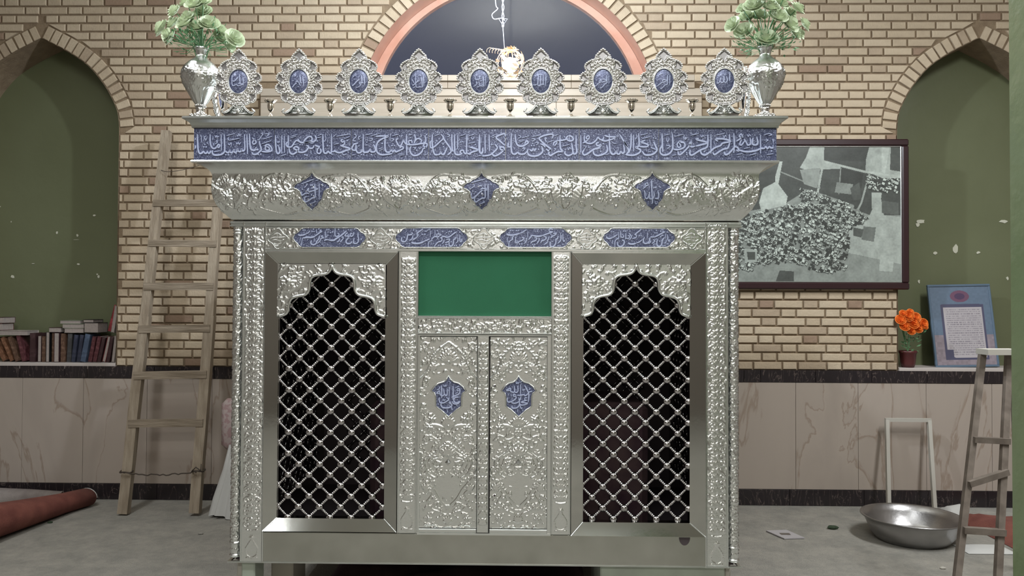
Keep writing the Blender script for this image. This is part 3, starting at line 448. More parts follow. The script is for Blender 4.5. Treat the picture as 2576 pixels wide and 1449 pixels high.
# bricks ------------------------------------------------------------
def brick_mesh(quad, dep=0.014):
    """quad: 4 corner points in XZ, counter-clockwise from bottom-left, about the origin"""
    e = 0.0035; c = (sum(p[0] for p in quad)/4, sum(p[1] for p in quad)/4); ins = []
    for p in quad:
        dx, dz = c[0]-p[0], c[1]-p[1]; ins.append((p[0]+math.copysign(min(e, abs(dx)), dx), p[1]+math.copysign(min(e, abs(dz)), dz)))
    v = [(p[0], dep, p[1]) for p in quad]+[(p[0], 0.0035, p[1]) for p in quad]+[(p[0], 0, p[1]) for p in ins]; f = [(8, 9, 10, 11)]
    for i in range(4): j = (i+1) % 4; f += [(i, j, 4+j, 4+i), (4+i, 4+j, 8+j, 8+i)]
    return v, f
course = 21.9*KW; BH = course-.0125; LS, LH, J = 0.190, 0.0935, 0.0135; per = LS+LH+2*J
def arch_x(path, z):                               # half-widths of an outline at height z -> (xl, xr) or None
    xs = []
    for (a, b) in zip(path[:-1], path[1:]):
        if (a[1]-z)*(b[1]-z) < 0 or a[1] == z: t = (z-a[1])/((b[1]-a[1]) or 1); xs.append(a[0]+(b[0]-a[0])*t)
    return (min(xs), max(xs)) if len(xs) > 1 else None
def offset(path, d):
    out = []
    for i, p in enumerate(path):
        a = path[max(0, i-1)]; b = path[min(len(path)-1, i+1)]; dx, dz = b[0]-a[0], b[1]-a[1]; l = math.hypot(dx, dz); out.append((p[0]-dz/l*d, p[1]+dx/l*d))
    return out
RING = 0.10
def sk(n, d):                                       # niche opening with legs, grown by the voussoirs above the spring only
    q = n[2]; e = [p for p in offset(q, d)]; mid = len(q)//2; e[mid] = (q[mid][0], q[mid][1]+d*1.25)
    return [(q[0][0]-.005, 0)]+[(q[0][0]-.005, q[0][1]-.001)]+[(e[0][0], q[0][1])]+e+[(e[-1][0], q[-1][1])]+[(q[-1][0]+.005, q[-1][1]-.001), (q[-1][0]+.005, 0)]
exL, exR = sk(nL, RING+.012), sk(nR, RING+.012)
exW = [(wc[0]+(RO+RING+.012)*math.cos(t), wc[1]+(RO+RING+.012)*math.sin(t)) for t in np.linspace(math.pi-th0, th0, 61)]
exW = [(exW[0][0], exW[0][1]-.5)]+exW+[(exW[-1][0], exW[-1][1]-.5)]
ledA = (W(806, 0)[0], W(1748, 0)[0], W(0, 190)[1]); ledB = (W(655, 0)[0], W(1766, 0)[0], W(0, 222)[1])
bricks = []                                         # (quad world, full?)
def blocked(z0, z1):
    iv = []
    for path in (exL, exR, exW):
        a, b = arch_x(path, z0+.002), arch_x(path, z1-.002)
        if a or b:
            a = a or b; b = b or a; iv.append((a[0], b[0], a[1], b[1]))
    for (xa, xb, zt, zb) in ((ledA[0], ledA[1], ledA[2], W(0, 420)[1]), (ledB[0], ledB[1], ledB[2], W(0, 420)[1])):
        if z1 > zb and z0 < zt-.01: iv.append((xa, xa, xb, xb))
    return iv
k = 0; z = BZ+.004
while z < 3.72:
    x = -4.3+(per/2 if k % 2 else 0)+(0.012*math.sin(k*1.7)); long = True
    iv = blocked(z, z+BH)
    while x < 4.3:
        L_ = (LS if long else LH)*1.0; segs = [(x, x, x+L_, x+L_)]     # xl_bottom, xl_top, xr_bottom, xr_top
        for (lb, lt, rb, rt) in iv:
            ns = []
            for (a, b, c, d) in segs:
                if c <= min(lb, lt) or a >= max(rb, rt): ns.append((a, b, c, d)); continue
                ns.append((a, b, min(c, lb), min(d, lt))); ns.append((max(a, rb), max(b, rt), c, d))
            segs = [q for q in ns if (q[2]-q[0]) > .004 and (q[3]-q[1]) > .004 and (q[2]-q[0]+q[3]-q[1]) > .03]
        for (a, b, c, d) in segs: bricks.append(((a, z), (c, z), (d, z+BH), (b, z+BH)))
        x += L_+J; long = not long
    z += course; k += 1
fullset = []
def ring(path, closedtop=True):                     # soldier bricks along an outline
    Ls = [0]
    for a, b in zip(path[:-1], path[1:]): Ls.append(Ls[-1]+math.hypot(b[0]-a[0], b[1]-a[1]))
    n = max(1, round(Ls[-1]/(22.3*KW))); out = []
    def at(s_):
        for i in range(len(Ls)-1):
            if s_ <= Ls[i+1]+1e-9:
                t = (s_-Ls[i])/(Ls[i+1]-Ls[i]); a, b = path[i], path[i+1]; l = math.hypot(b[0]-a[0], b[1]-a[1]); return (a[0]+(b[0]-a[0])*t, a[1]+(b[1]-a[1])*t), (-(b[1]-a[1])/l, (b[0]-a[0])/l)
        return path[-1], (0, 1)
    for i in range(n):
        a, na = at(Ls[-1]*(i+.12)/n); b, nb = at(Ls[-1]*(i+.88)/n); g = .004
        if na[0]*nb[0]+na[1]*nb[1] < .5: continue
        out.append(((a[0]+na[0]*g, a[1]+na[1]*g), (b[0]+nb[0]*g, b[1]+nb[1]*g), (b[0]+nb[0]*RING, b[1]+nb[1]*RING), (a[0]+na[0]*RING, a[1]+na[1]*RING)))
    return out
for n in (nL, nR):
    q = n[2]; mid = len(q)//2; bricks += ring(q[:mid+1])+ring(q[mid:])
bricks += ring(warc)
def vis(q):
    cx = sum(p[0] for p in q)/4; cz = sum(p[1] for p in q)/4; x, y = proj((cx, D, cz))
    if x < 0 or x > 2530 or y < 0 or y > 925: return 0
    if 575 < x < 1865 and y > 290: return 0
    if 450 < x < 1980 and 285 < y < 550: return 0
    if 1745 < x < 2286 and 348 < y < 728: return 0
    if 2420 < x and y > 880: return 0
    s_ = abs((q[2][0]-q[0][0])*(q[2][1]-q[0][1]))+.002
    if 395 < x < 600 and y < 130: s_ *= .4
    if 1825 < x < 2035 and y < 110: s_ *= .4
    return s_
rb = random.Random(3)
order = sorted(range(len(bricks)), key=lambda i: -vis(bricks[i])); single = set(order[:298])
rest = MB(); shared = {}
for i, q in enumerate(bricks):
    cx = sum(p[0] for p in q)/4; cz = sum(p[1] for p in q)/4; r = rb.random()
    mi = 0 if r < .52 else 1 if r < .84 else 2 if r < .945 else 3
    lq = [(p[0]-cx, p[1]-cz) for p in q]; proud = rb.uniform(-.0015, .0025)
    if i in single:
        key = (mi,)+tuple(round(c, 4) for p in lq for c in p)
        if key not in shared:
            v, f = brick_mesh(lq); shared[key] = mesh(v, f); shared[key].materials.append(BR[mi])
        obj('brick', shared[key], None, wall, loc=(cx, D-proud, cz))
    else:
        v, f = brick_mesh(lq); rest.cur = mi; rest.add([(a+cx, b+D-proud, c+cz) for a, b, c in v], f)
rm = rest.me(fix=False)
for b in BR: rm.materials.append(b)
obj('brickwork', rm, None, wall, kind='stuff')

# marble dado, dark bands ----------------------------------------------
def tiles(name, xs, z0, z1, y, m, th=.02, gap=.002):
    for a, b in zip(xs[:-1], xs[1:]):
        o = obj(name, MB().box(-(b-a)/2+gap/2, (b-a)/2-gap/2, 0, th, z0+gap/2, z1-gap/2, .0015).me(), m, wall, loc=((a+b)/2, y+random.uniform(-.0008, .0008), 0))
wx = lambda l, y=1000: [W(p, y)[0] for p in l]
seams = wx([-330, -250, -98, 59, 212, 372, 535, 700, 860, 1020, 1180, 1340, 1500, 1660, 1830, 2000, 2157, 2328, 2493, 2650, 2800])
tiles('marble_slab', seams, .112, .858, D-.012, M['marble'])
bx = wx([-330, -220, -115, 52, 165, 222, 390, 540, 700, 860, 1020, 1180, 1340, 1500, 1660, 1870, 1912, 2050, 2191, 2330, 2470, 2610, 2800])
tiles('border_tile', bx, .858, BZ, D-.016, M['black_marble'])
sx = wx([-330, -230, -70, 80, 238, 400, 560, 700, 860, 1020, 1180, 1340, 1500, 1680, 1840, 1984, 2170, 2330, 2480, 2640, 2800])
bb = struct('baseboard_back')
for a, b in zip(sx[:-1], sx[1:]):
    obj('skirting_tile', MB().box(-(b-a)/2+.001, (b-a)/2-.001, 0, .03, .001, .112, .002).me(), M['black_marble'], bb, loc=((a+b)/2, D-.02, 0))

# arched window ----------------------------------------------------------
win = struct('window_1')
DR = .17; RI = 337*KW*(D+DR)/D; cg = P(1276, 303, D+DR); sillz = P(1276, 187, D+DR).z
def arc(r, c, n=40, z=None):
    t0 = math.asin(((z if z is not None else SILL)-c[1])/r); return [(c[0]+r*math.cos(t), c[1]+r*math.sin(t)) for t in np.linspace(math.pi-t0, t0, n)]
a1 = arc(RO, wc); a2 = arc(RO*.985, (cg.x*.5+wc[0]*.5, cg.z*.5+wc[1]*.5)); a2 = arc(RO-.012, wc)
m = MB(); n = len(a1); m.add([(x, D-.006, zz) for x, zz in a1]+[(x, D+DR, zz) for x, zz in a2], [(i, i+1, n+i+1, n+i) for i in range(n-1)])
obj('arch_reveal', m.me(True), M['reveal'], win)
a3 = arc(RI, (cg.x, cg.z), 40, SILL)
m = MB(); m.add([(x, D+DR-.03, zz) for x, zz in a2]+[(x, D+DR-.03, zz) for x, zz in a3]+[(x, D+DR+.02, zz) for x, zz in a3], [(i, i+1, n+i+1, n+i) for i in range(n-1)]+[(n+i, n+i+1, 2*n+i+1, 2*n+i) for i in range(n-1)])
obj('frame', m.me(), M['reveal'], win, label='orange varnished inner arch frame')
m = MB(); m.add([(x, D+DR, zz) for x, zz in a3], [tuple(t) for t in tessellate_polygon([V3(a3)])]); obj('pane', m.me(), M['glass'], win)
rows = [(806, 1748, 188, 203, .13, 'travertine_light'), (806, 1748, 203, 222, .11, 'travertine'), (655, 1766, 222, 241, .10, 'travertine_light'), (655, 1766, 241, 258, .09, 'travertine'), (655, 1766, 258, 300, .11, 'travertine_light'), (655, 1766, 300, 420, .10, 'travertine')]
for (xa, xb, ya, yb, pr, mt) in rows:
    zt, zb = P(1276, ya, D-pr).z, P(1276, yb, D-pr).z; q = [xa, xa+(xb-xa)*.34, xa+(xb-xa)*.67, xb]
    for a, b in zip(q[:-1], q[1:]):
        pa, pb = P(a, ya, D-pr).x, P(b, ya, D-pr).x
        obj('stone_slab', MB().box(-(pb-pa)/2+.0008, (pb-pa)/2-.0008, -pr, .17 if ya < 200 else .0, zb-zt+.001, 0, .002).me(), M[mt], win, loc=((pa+pb)/2, D, zt))

# ------------------------------------------------------------------ the shrine cage
YB = 3.25; YK = YB+1.40
def bxx(px, off=0.0, py=1000): return P(px, py, YB-off).x
def bz(py, off=0.0, px=1219): return P(px, py, YB-off).z
ZL, ZR = bxx(577), bxx(1863); K0 = 1.0/600
KB = P(1220, 1000, YB).x-P(1219, 1000, YB).x
ZB = bz(1422)
sh = thing('shrine_cage', ((ZL+ZR)/2, YB, ZB), 'large embossed silver shrine cage with two lattice windows, green panel and blue inscription frieze', 'shrine')
def sp(name, me, m, parent=None, label=None, kind=None):  # part given in world coordinates
    o = obj(name, me, m, parent or sh, label, kind); o.matrix_parent_inverse = Matrix.Translation(-Vector(sh.location)); return o
def sub(name, me, m, parent, label=None, kind=None): return obj(name, me, m, parent, label, kind)
rg = random.Random(11)

# cornice profile: (overhang, z)
prof = [(.112, bz(409, .112)), (.098, bz(413, .1)), (.082, bz(420, .085)), (.068, bz(430, .065)), (.060, bz(440, .057)), (.060, bz(455, .06)), (.062, bz(475, .062)), (.058, bz(495, .058)),
        (.046, bz(516, .045)), (.030, bz(532, .03)), (.012, bz(545, .012)), (.0, bz(554, 0))]
prof = smooth_pts(prof, 4)
pl = [0]
for a, b in zip(prof[:-1], prof[1:]): pl.append(pl[-1]+math.hypot(b[0]-a[0], b[1]-a[1]))
PA = np.array([p[0] for p in prof]); PZ = np.array([p[1] for p in prof]); PLn = np.array(pl)
NA = -np.gradient(PZ, PLn); NZ = np.gradient(PA, PLn)
W0 = (ZR-ZL)+.22
cv = Canvas(W0, pl[-1], .0026)
def u_of(px, off=.06): return (P(px, 480, YB-off).x-(ZL-off))/((ZR-ZL)+2*off)*W0
def v_of(py): z = bz(py, .06); return float(np.interp(-z, -PZ, PLn))
vt, vb, vm = v_of(440), v_of(534), v_of(484)
pal = [u_of(x) for x in (572, 997, 1425, 1853)]; med = [u_of(x) for x in (783, 1210, 1640)]
per2 = pal[1]-pal[0]
def env(x, z):
    ph = abs(((x-pal[0])/per2 % 1)-.5)*2      # 1 at palmettes, 0 at medallions
    top = vt+.012+.014*math.cos(ph*9); bot = vb-.022+.016*math.sin(ph*9.4)
    return top < z < bot
cv.fill(0, W0, vt, vb, 1500, .020, .0052, rg, env); cv.fill(0, W0, vt, vb, 900, .009, .003, rg, env)
for c in pal:
    for i in range(7):
        for s_ in (-1, 1): cv.curve([(c+s_*.004, vb-.022), (c+s_*(.018+.009*i*.7), vb-.045-.004*i), (c+s_*(.030+.010*i*.6), vm-.01-.004*i)], .0055, .006)
    cv.ros(c, vm+.018, .026, 8, .009); cv.palm(c, vm-.018, .040, -math.pi/2, 7, .007)
for c in med:
    for s_ in (-1, 1):
        cv.curve([(c+s_*.09, vb-.006), (c+s_*.15, vb+.006), (c+s_*.21, vb-.010), (c+s_*.25, vb-.028)], .006, .0045)
        cv.curve([(c+s_*.05, vt+.012), (c+s_*.12, vt+.001), (c+s_*.20, vt+.012), (c+s_*.30, vb-.03)], .006, .0045)
        for q in range(4): cv.ros(c+s_*(.10+.05*q), vm+.022*math.sin(q*2.1), .024, 6, .008)
for i in range(int(W0/.011)):
    if rg.random() < .6: cv.ros(i*.011+rg.uniform(-.002, .002), vb+.010+.004*math.sin(i*.9), .003, 5, .0018)
def corn(cv, side):
    def fn(X, Z, A):
        a = np.interp(Z, PLn, PA); z = np.interp(Z, PLn, PZ); na = np.interp(Z, PLn, NA); nz = np.interp(Z, PLn, NZ); l = np.sqrt(na**2+nz**2); na /= l; nz /= l
        t = X/cv.W
        if side == 'F': return (ZL-a)+(ZR-ZL+2*a)*t, YB-a-na*A, z+nz*A
        d = (YB-a)+(YK-YB+2*a)*(t if side == 'R' else 1-t)
        return (ZR+a+na*A if side == 'R' else ZL-a-na*A), d, z+nz*A
    return cv.mesh(fn)
cor = sp('cornice', corn(cv, 'F'), M['silver'], label='bulging cornice embossed with dense foliage')
cs = Canvas(YK-YB+.2, pl[-1], .006); cs.fill(0, cs.W, vt, vb, 420, .03, .005, rg)
for s_ in 'LR': sub('side_moulding', corn(cs, s_), M['silver'], cor)
def surf(px, py, h=0.0, base=None):                # point on the cornice face under a pixel
    a = .06
    for _ in range(3): z = P(px, py, YB-a).z; a = float(np.interp(-z, -PZ, PA))
    p = P(px, py, YB-a-h); return p
def flatm(off): return lambda px, py, h=0.0: P(px, py, YB-off-h)
def inset(pts, d):
    n = len(pts); ar = sum(pts[i][0]*pts[(i+1) % n][1]-pts[(i+1) % n][0]*pts[i][1] for i in range(n)); sg = 1 if ar > 0 else -1; out = []
    for i in range(n):
        a, b = pts[i-1], pts[(i+1) % n]; dx, dy = b[0]-a[0], b[1]-a[1]; l = math.hypot(dx, dy) or 1; out.append((pts[i][0]-dy/l*d*sg, pts[i][1]+dx/l*d*sg))
    return out
def plaque(parent, name, outl, mp, rim=3.2, rh=.006, key=None, thick=.0022, label=None, enamel='enamel', wpar=None):
    """raised rim + enamel plate following the surface given by mp"""
    L0, L1, L2, L3 = outl, inset(outl, rim*.35), inset(outl, rim), inset(outl, rim*1.25); n = len(outl)
    v = [mp(x, y, -.002) for x, y in L0]+[mp(x, y, rh) for x, y in L1]+[mp(x, y, rh) for x, y in L2]+[mp(x, y, .002) for x, y in L3]
    f = [(k*n+i, k*n+(i+1) % n, (k+1)*n+(i+1) % n, (k+1)*n+i) for k in range(3) for i in range(n)]
    mb = MB(); mb.add(v, f); o = sp(name, mb.me(True), M['silver_smooth'], parent, label)
    return o, L3
def fill_plate(L3, mp, m, h=.0024, parent=None, name='enamel_plate'):
    cx = sum(p[0] for p in L3)/len(L3); cy = sum(p[1] for p in L3)/len(L3); n = len(L3)
    tri = tessellate_polygon([[Vector((x, y, 0)) for x, y in L3]])
    import bmesh
    b = bmesh.new(); vs = [b.verts.new((x, y, 0)) for x, y in L3]
    for t in tri:
        try: b.faces.new([vs[i] for i in t])
        except ValueError: pass
    bmesh.ops.subdivide_edges(b, edges=[e for e in b.edges if e.calc_length() > 14], cuts=5, use_grid_fill=True)
    bmesh.ops.triangulate(b, faces=b.faces)
    for q in b.verts: q.co = mp(q.co.x, q.co.y, h)
    bmesh.ops.recalc_face_normals(b, faces=b.faces); me = bpy.data.meshes.new('p'); b.to_mesh(me); b.free()
    return me
def mirror(halfp, cx): return halfp+[(2*cx-x, y) for x, y in halfp[1:-1]][::-1]
MED = [((x-680)/12.07, (y-690)/12.07) for x, y in mirror([(680, 70), (770, 190), (880, 268), (960, 290), (1040, 365), (1150, 400), (1240, 480), (1262, 600), (1150, 640), (1072, 700), (1052, 800), (1030, 900), (985, 985), (915, 1040), (880, 1140), (790, 1190), (690, 1300)], 680)]
for key, cx, cy in (('M1', 784.4, 482.2), ('M2', 1211.3, 482.2), ('M3', 1641.3, 482.2)):
    ol = [(cx+x, cy+y) for x, y in MED]
    o, L3 = plaque(sh, 'cornice_medallion', ol, surf, 3.6, .010, label={'M1': 'left blue cornice medallion', 'M2': 'middle blue cornice medallion', 'M3': 'right blue cornice medallion'}[key])
    sub('enamel_plate', fill_plate(L3, surf, None, .005), M['enamel'], o); sub('lettering', lettering(key, lambda x, y, h: surf(x, y, h+.0052), .003), M['letter'], o)

# moulded courses: closed rings around the cage from an (overhang, z) profile
def course_ring(pr, m, name, par=None, label=None):
    mb = MB(); v = []; n = len(pr)
    for a, z_ in pr: v += [(ZL-a, YB-a, z_), (ZR+a, YB-a, z_), (ZR+a, YK+a, z_), (ZL-a, YK+a, z_)]
    mb.add(v, [(k*4+i, k*4+(i+1) % 4, (k+1)*4+(i+1) % 4, (k+1)*4+i) for k in range(n-1) for i in range(4)])
    return sp(name, mb.me(), m, par, label)
ZT = bz(291, .15)
course_ring([(.10, ZT-.004), (.10, ZT), (.146, ZT), (.150, ZT-.003), (.150, bz(297, .15)), (.143, bz(299, .143)), (.138, bz(302, .138)), (.128, bz(308, .128)), (.122, bz(316, .122)), (.121, bz(321, .121)), (.108, bz(323, .11))], M['silver_matte'], 'top_moulding')
sp('top_board', MB().box(ZL-.146, ZR+.146, YB-.146, YK+.146, ZT-.012, ZT, 0).me(), M['silver_matte'])
course_ring([(.10, bz(402, .11)), (.122, bz(403, .121)), (.124, bz(405.5, .124)), (.121, bz(409, .121)), (.106, bz(410, .11))], M['silver_smooth'], 'frieze_lip')
# inscription frieze
FO = .114; edges = [480, 690, 884, 1078, 1272, 1457, 1657, 1950]
fr = sp('inscription_frieze', MB().box(ZL-FO+.004, ZR+FO-.004, YB-FO+.004, YB-FO+.02, bz(404, FO), bz(322, FO)).me(), M['silver_matte'], label='blue enamel frieze with raised calligraphy')
for a, b in zip(edges[:-1], edges[1:]):
    xa = P(a, 365, YB-FO).x if a != 480 else ZL-FO; xb = P(b, 365, YB-FO).x if b != 1950 else ZR+FO
    sub('enamel_panel', MB().box(xa+.0007, xb-.0007, YB-FO-.0005, YB-FO+.003, bz(403, FO), bz(323, FO), .0008).me(), M['enamel'], fr)
for k_ in ('F1', 'F2', 'F3', 'F4'): sub('lettering', lettering(k_, lambda x, y, h: P(min(max(x, 490), 1946), y, YB-FO-.0006-h), .0032, k=1.12), M['letter'], fr)
for (xa, xb, ya, yb) in ((ZL-FO, ZL-FO+.004, YB-FO, YK+FO), (ZR+FO-.004, ZR+FO, YB-FO, YK+FO)):
    sub('side_panel', MB().box(xa, xb, ya, yb, bz(403, FO), bz(323, FO)).me(), M['enamel'], fr)
sub('side_panel', MB().box(ZL-FO, ZR+FO, YK+FO-.004, YK+FO, bz(403, FO), bz(323, FO)).me(), M['enamel'], fr)

# corner columns
def column_mesh(r, z0, z1, seed):
    c = Canvas(2*math.pi*r, z1-z0, .0028); g = random.Random(seed); Hh = z1-z0; WW = c.W
    n = int(Hh/.030)
    for i in range(n):
        z_ = .06+(Hh-.12)*i/n
        for j in range(4):
            u = WW*(j+.5*(i % 2))/4
            for du in (-WW, 0, WW): c.scroll(u+du, z_, .014, g.uniform(0, 6), 1 if (i+j) % 2 else -1, .0042, .0035); c.leaf(u+du+.006, z_+.012, .02, .009, g.uniform(.5, 2.6), .0032)
    for zz_ in (Hh-.004, Hh-.022, Hh-.040, Hh-.052, .008, .060): c.curve([(-.01, zz_), (WW*.3, zz_), (WW*.7, zz_), (WW+.01, zz_)], .008, .0055)
    for i in range(10): c.ros(WW*i/10, .033, .006, 5, .003); c.ros(WW*i/10, Hh-.031, .006, 5, .003)
    return c.mesh(lambda X, Z, A: ((r+A)*np.cos(X/r+1.2), (r+A)*np.sin(X/r+1.2), Z+z0+A*0))
CR = 15*KB; cme = column_mesh(CR*.86, bz(1410), bz(557), 5)
for px, yy in ((592, YB+CR), (1847.5, YB+CR), (592, YK-CR), (1847.5, YK-CR)):
    o = obj('corner_column', cme, M['silver'], sh); o.location = Vector((bxx(px), yy, 0))-Vector(sh.location)
# pilasters, mullions
def strip(xa, xb, ya, yb, off, seed, bw=5, name='pilaster', sz=.030, vase=True):
    x0, x1, z0, z1 = bxx(xa), bxx(xb), bz(yb, off), bz(ya, off); par = sp(name, MB().box(x0, x1, YB-off+.002, YB-off+.035, z0, z1).me(), M['silver_smooth'])
    w_ = bw*KB; c = Canvas(x1-x0-2*w_, z1-z0, .0026); c.sym = True; g = random.Random(seed); cx = c.W/2; z_ = .03 if not vase else .11; i = 0
    if vase:
        c.curve([(cx-.002, .012), (cx-.018, .016), (cx-.022, .014)], .005, .003); c.curve([(cx, .095), (cx-.012, .075), (cx-.024, .055), (cx-.022, .03), (cx-.010, .020), (cx, .018)], .004, .003)
        c.ros(cx, .10, .012, 6, .003); c.curve([(cx, .128), (cx-.024, .132)], .005, .004); z_ = .14
    while z_ < c.H-.03:
        L_ = sz*g.uniform(.85, 1.15)
        for q in (0.35, .8, 1.25): c.leaf(cx-.001, z_, L_*(1.05-.2*q), L_*.30, math.pi/2+q, .0042)
        if i % 2: c.ros(cx, z_+L_*.55, L_*.36, 6, .0058)
        else: c.scroll(cx-c.W*.27, z_+L_*.5, c.W*.17, g.uniform(0, 3), 1, .0042, .004); c.leaf(cx, z_+.004, L_*.9, L_*.3, math.pi/2, .005)
        c.leaf(cx-c.W*.42, z_+L_*.1, L_*.7, L_*.24, g.uniform(.9, 2.0), .0035)
        z_ += L_*.86; i += 1
    sub('relief', c.panel(x0+w_, YB-off, z0), M['silver'], par)
    for (a, b) in ((x0, x0+w_*.55), (x1-w_*.55, x1)):
        mb = MB(); mb.box(a, b, YB-off-.006, YB-off+.01, z0, z1, .002); sub('edge_bead', mb.me(), M['silver_smooth'], par)
    return par
strip(608, 666, 560, 1419, 0, 21); strip(1774, 1832, 560, 1423, 0, 22)
strip(1001, 1051, 632, 1343, .002, 23, 6, 'mullion', .026); strip(1386, 1436, 632, 1343, .002, 24, 6, 'mullion', .026)
# plinth and its base strip
sp('plinth_panel', MB().box(bxx(664), bxx(1776), YB+.0, YB+.03, ZB+.004, bz(1344), .002).me(), M['plinth'], label='plain burnished bottom panel')
sp('painted_reflection', MB().prism([(bxx(1722+14*math.cos(t)), bz(1347+20*math.sin(t))) for t in np.linspace(0, math.pi, 14)], YB-.0012, YB+.001).me(), M['darkin'])  # drip-shaped reflection put on the plinth as a dark half-disc
course_ring([(-.01, ZB), (.002, ZB), (.002, ZB+.006), (-.01, ZB+.006)], M['silver_matte'], 'base_strip')
# upper band with cartouches
course_ring([(-.01, bz(555)), (-.004, bz(557)), (.003, bz(558)), (.004, bz(563)), (.001, bz(564)), (.001, bz(567)), (.005, bz(568)), (.005, bz(571)), (-.01, bz(573))], M['silver_matte'], 'necking_moulding')
c = Canvas(bxx(1775)-bxx(665), bz(573)-bz(628), .0026); c.fill(0, c.W, .002, c.H-.002, 950, .014, .0028, rg)
band = sp('name_band', c.panel(bxx(665), YB-.001, bz(628)), M['silver'], label='embossed band of blue cartouches and silver quatrefoils')
for ya, yb in ((572, 575.5), (626, 633)):
    sub('bead', MB().box(bxx(665), bxx(1775), YB-.008, YB+.012, bz(yb), bz(ya), .0025).me(), M['silver_smooth'], band)
def cart(org):
    ox = org; l = [(1275, 68), (450, 68), (340, 105), (255, 205), (130, 275), (68, 420), (130, 545), (215, 605), (262, 690), (380, 748), (1275, 748)]
    r = [(2550-x, y) for x, y in l[1:-1]][::-1]; return [(ox+x/12.88, 566+y/12.88) for x, y in l+r]
fm0 = flatm(.002)
for k_, ox in (('C1', 730), ('C2', 986.5), ('C3', 1248.5), ('C4', 1509)):
    o, L3 = plaque(sh, 'cartouche', cart(ox), fm0, 2.6, .006, label='blue cartouche with a line of raised script')
    sub('enamel_plate', fill_plate(L3, fm0, None, .0028), M['enamel'], o); sub('lettering', lettering(k_, lambda x, y, h: P(x, y, YB-.0052-h), .0022), M['letter'], o)
QF = [((23.5+3.8*math.cos(4*t))*math.cos(t), (23.5+3.8*math.cos(4*t))*math.sin(t)) for t in np.linspace(0, 2*math.pi, 48, endpoint=False)]
QS = [[(-18, -5), (-8, -11), (2, -13), (10, -6)], [(-20, 1), (-10, -3), (6, -3), (20, -4)], [(-14, 5), (-4, 3), (8, 7), (16, 2)], [(-9, 12), (0, 15), (9, 11)], [(-2, -15), (-1, -4), (-2, 6)], [(5, -12), (6, 0), (4, 8)], [(-8, 14), (-4, 19), (2, 17)]]
for cx in (698.5, 957, 1217, 1476.5, 1741):
    ol = [(cx+x, 600+y) for x, y in QF]; o, L3 = plaque(sh, 'quatrefoil', ol, fm0, 2.2, .008, label='plain silver quatrefoil boss')
    sub('boss_plate', fill_plate(L3, fm0, None, .003), M['silver_smooth'], o)
    mb = MB()
    for st in QS: mb.tube([P(cx+x, 600+y, YB-.005) for x, y in smooth_pts(st, 3)], .0024, 6)
    sub('embossed_script', mb.me(True), M['silver'], o)

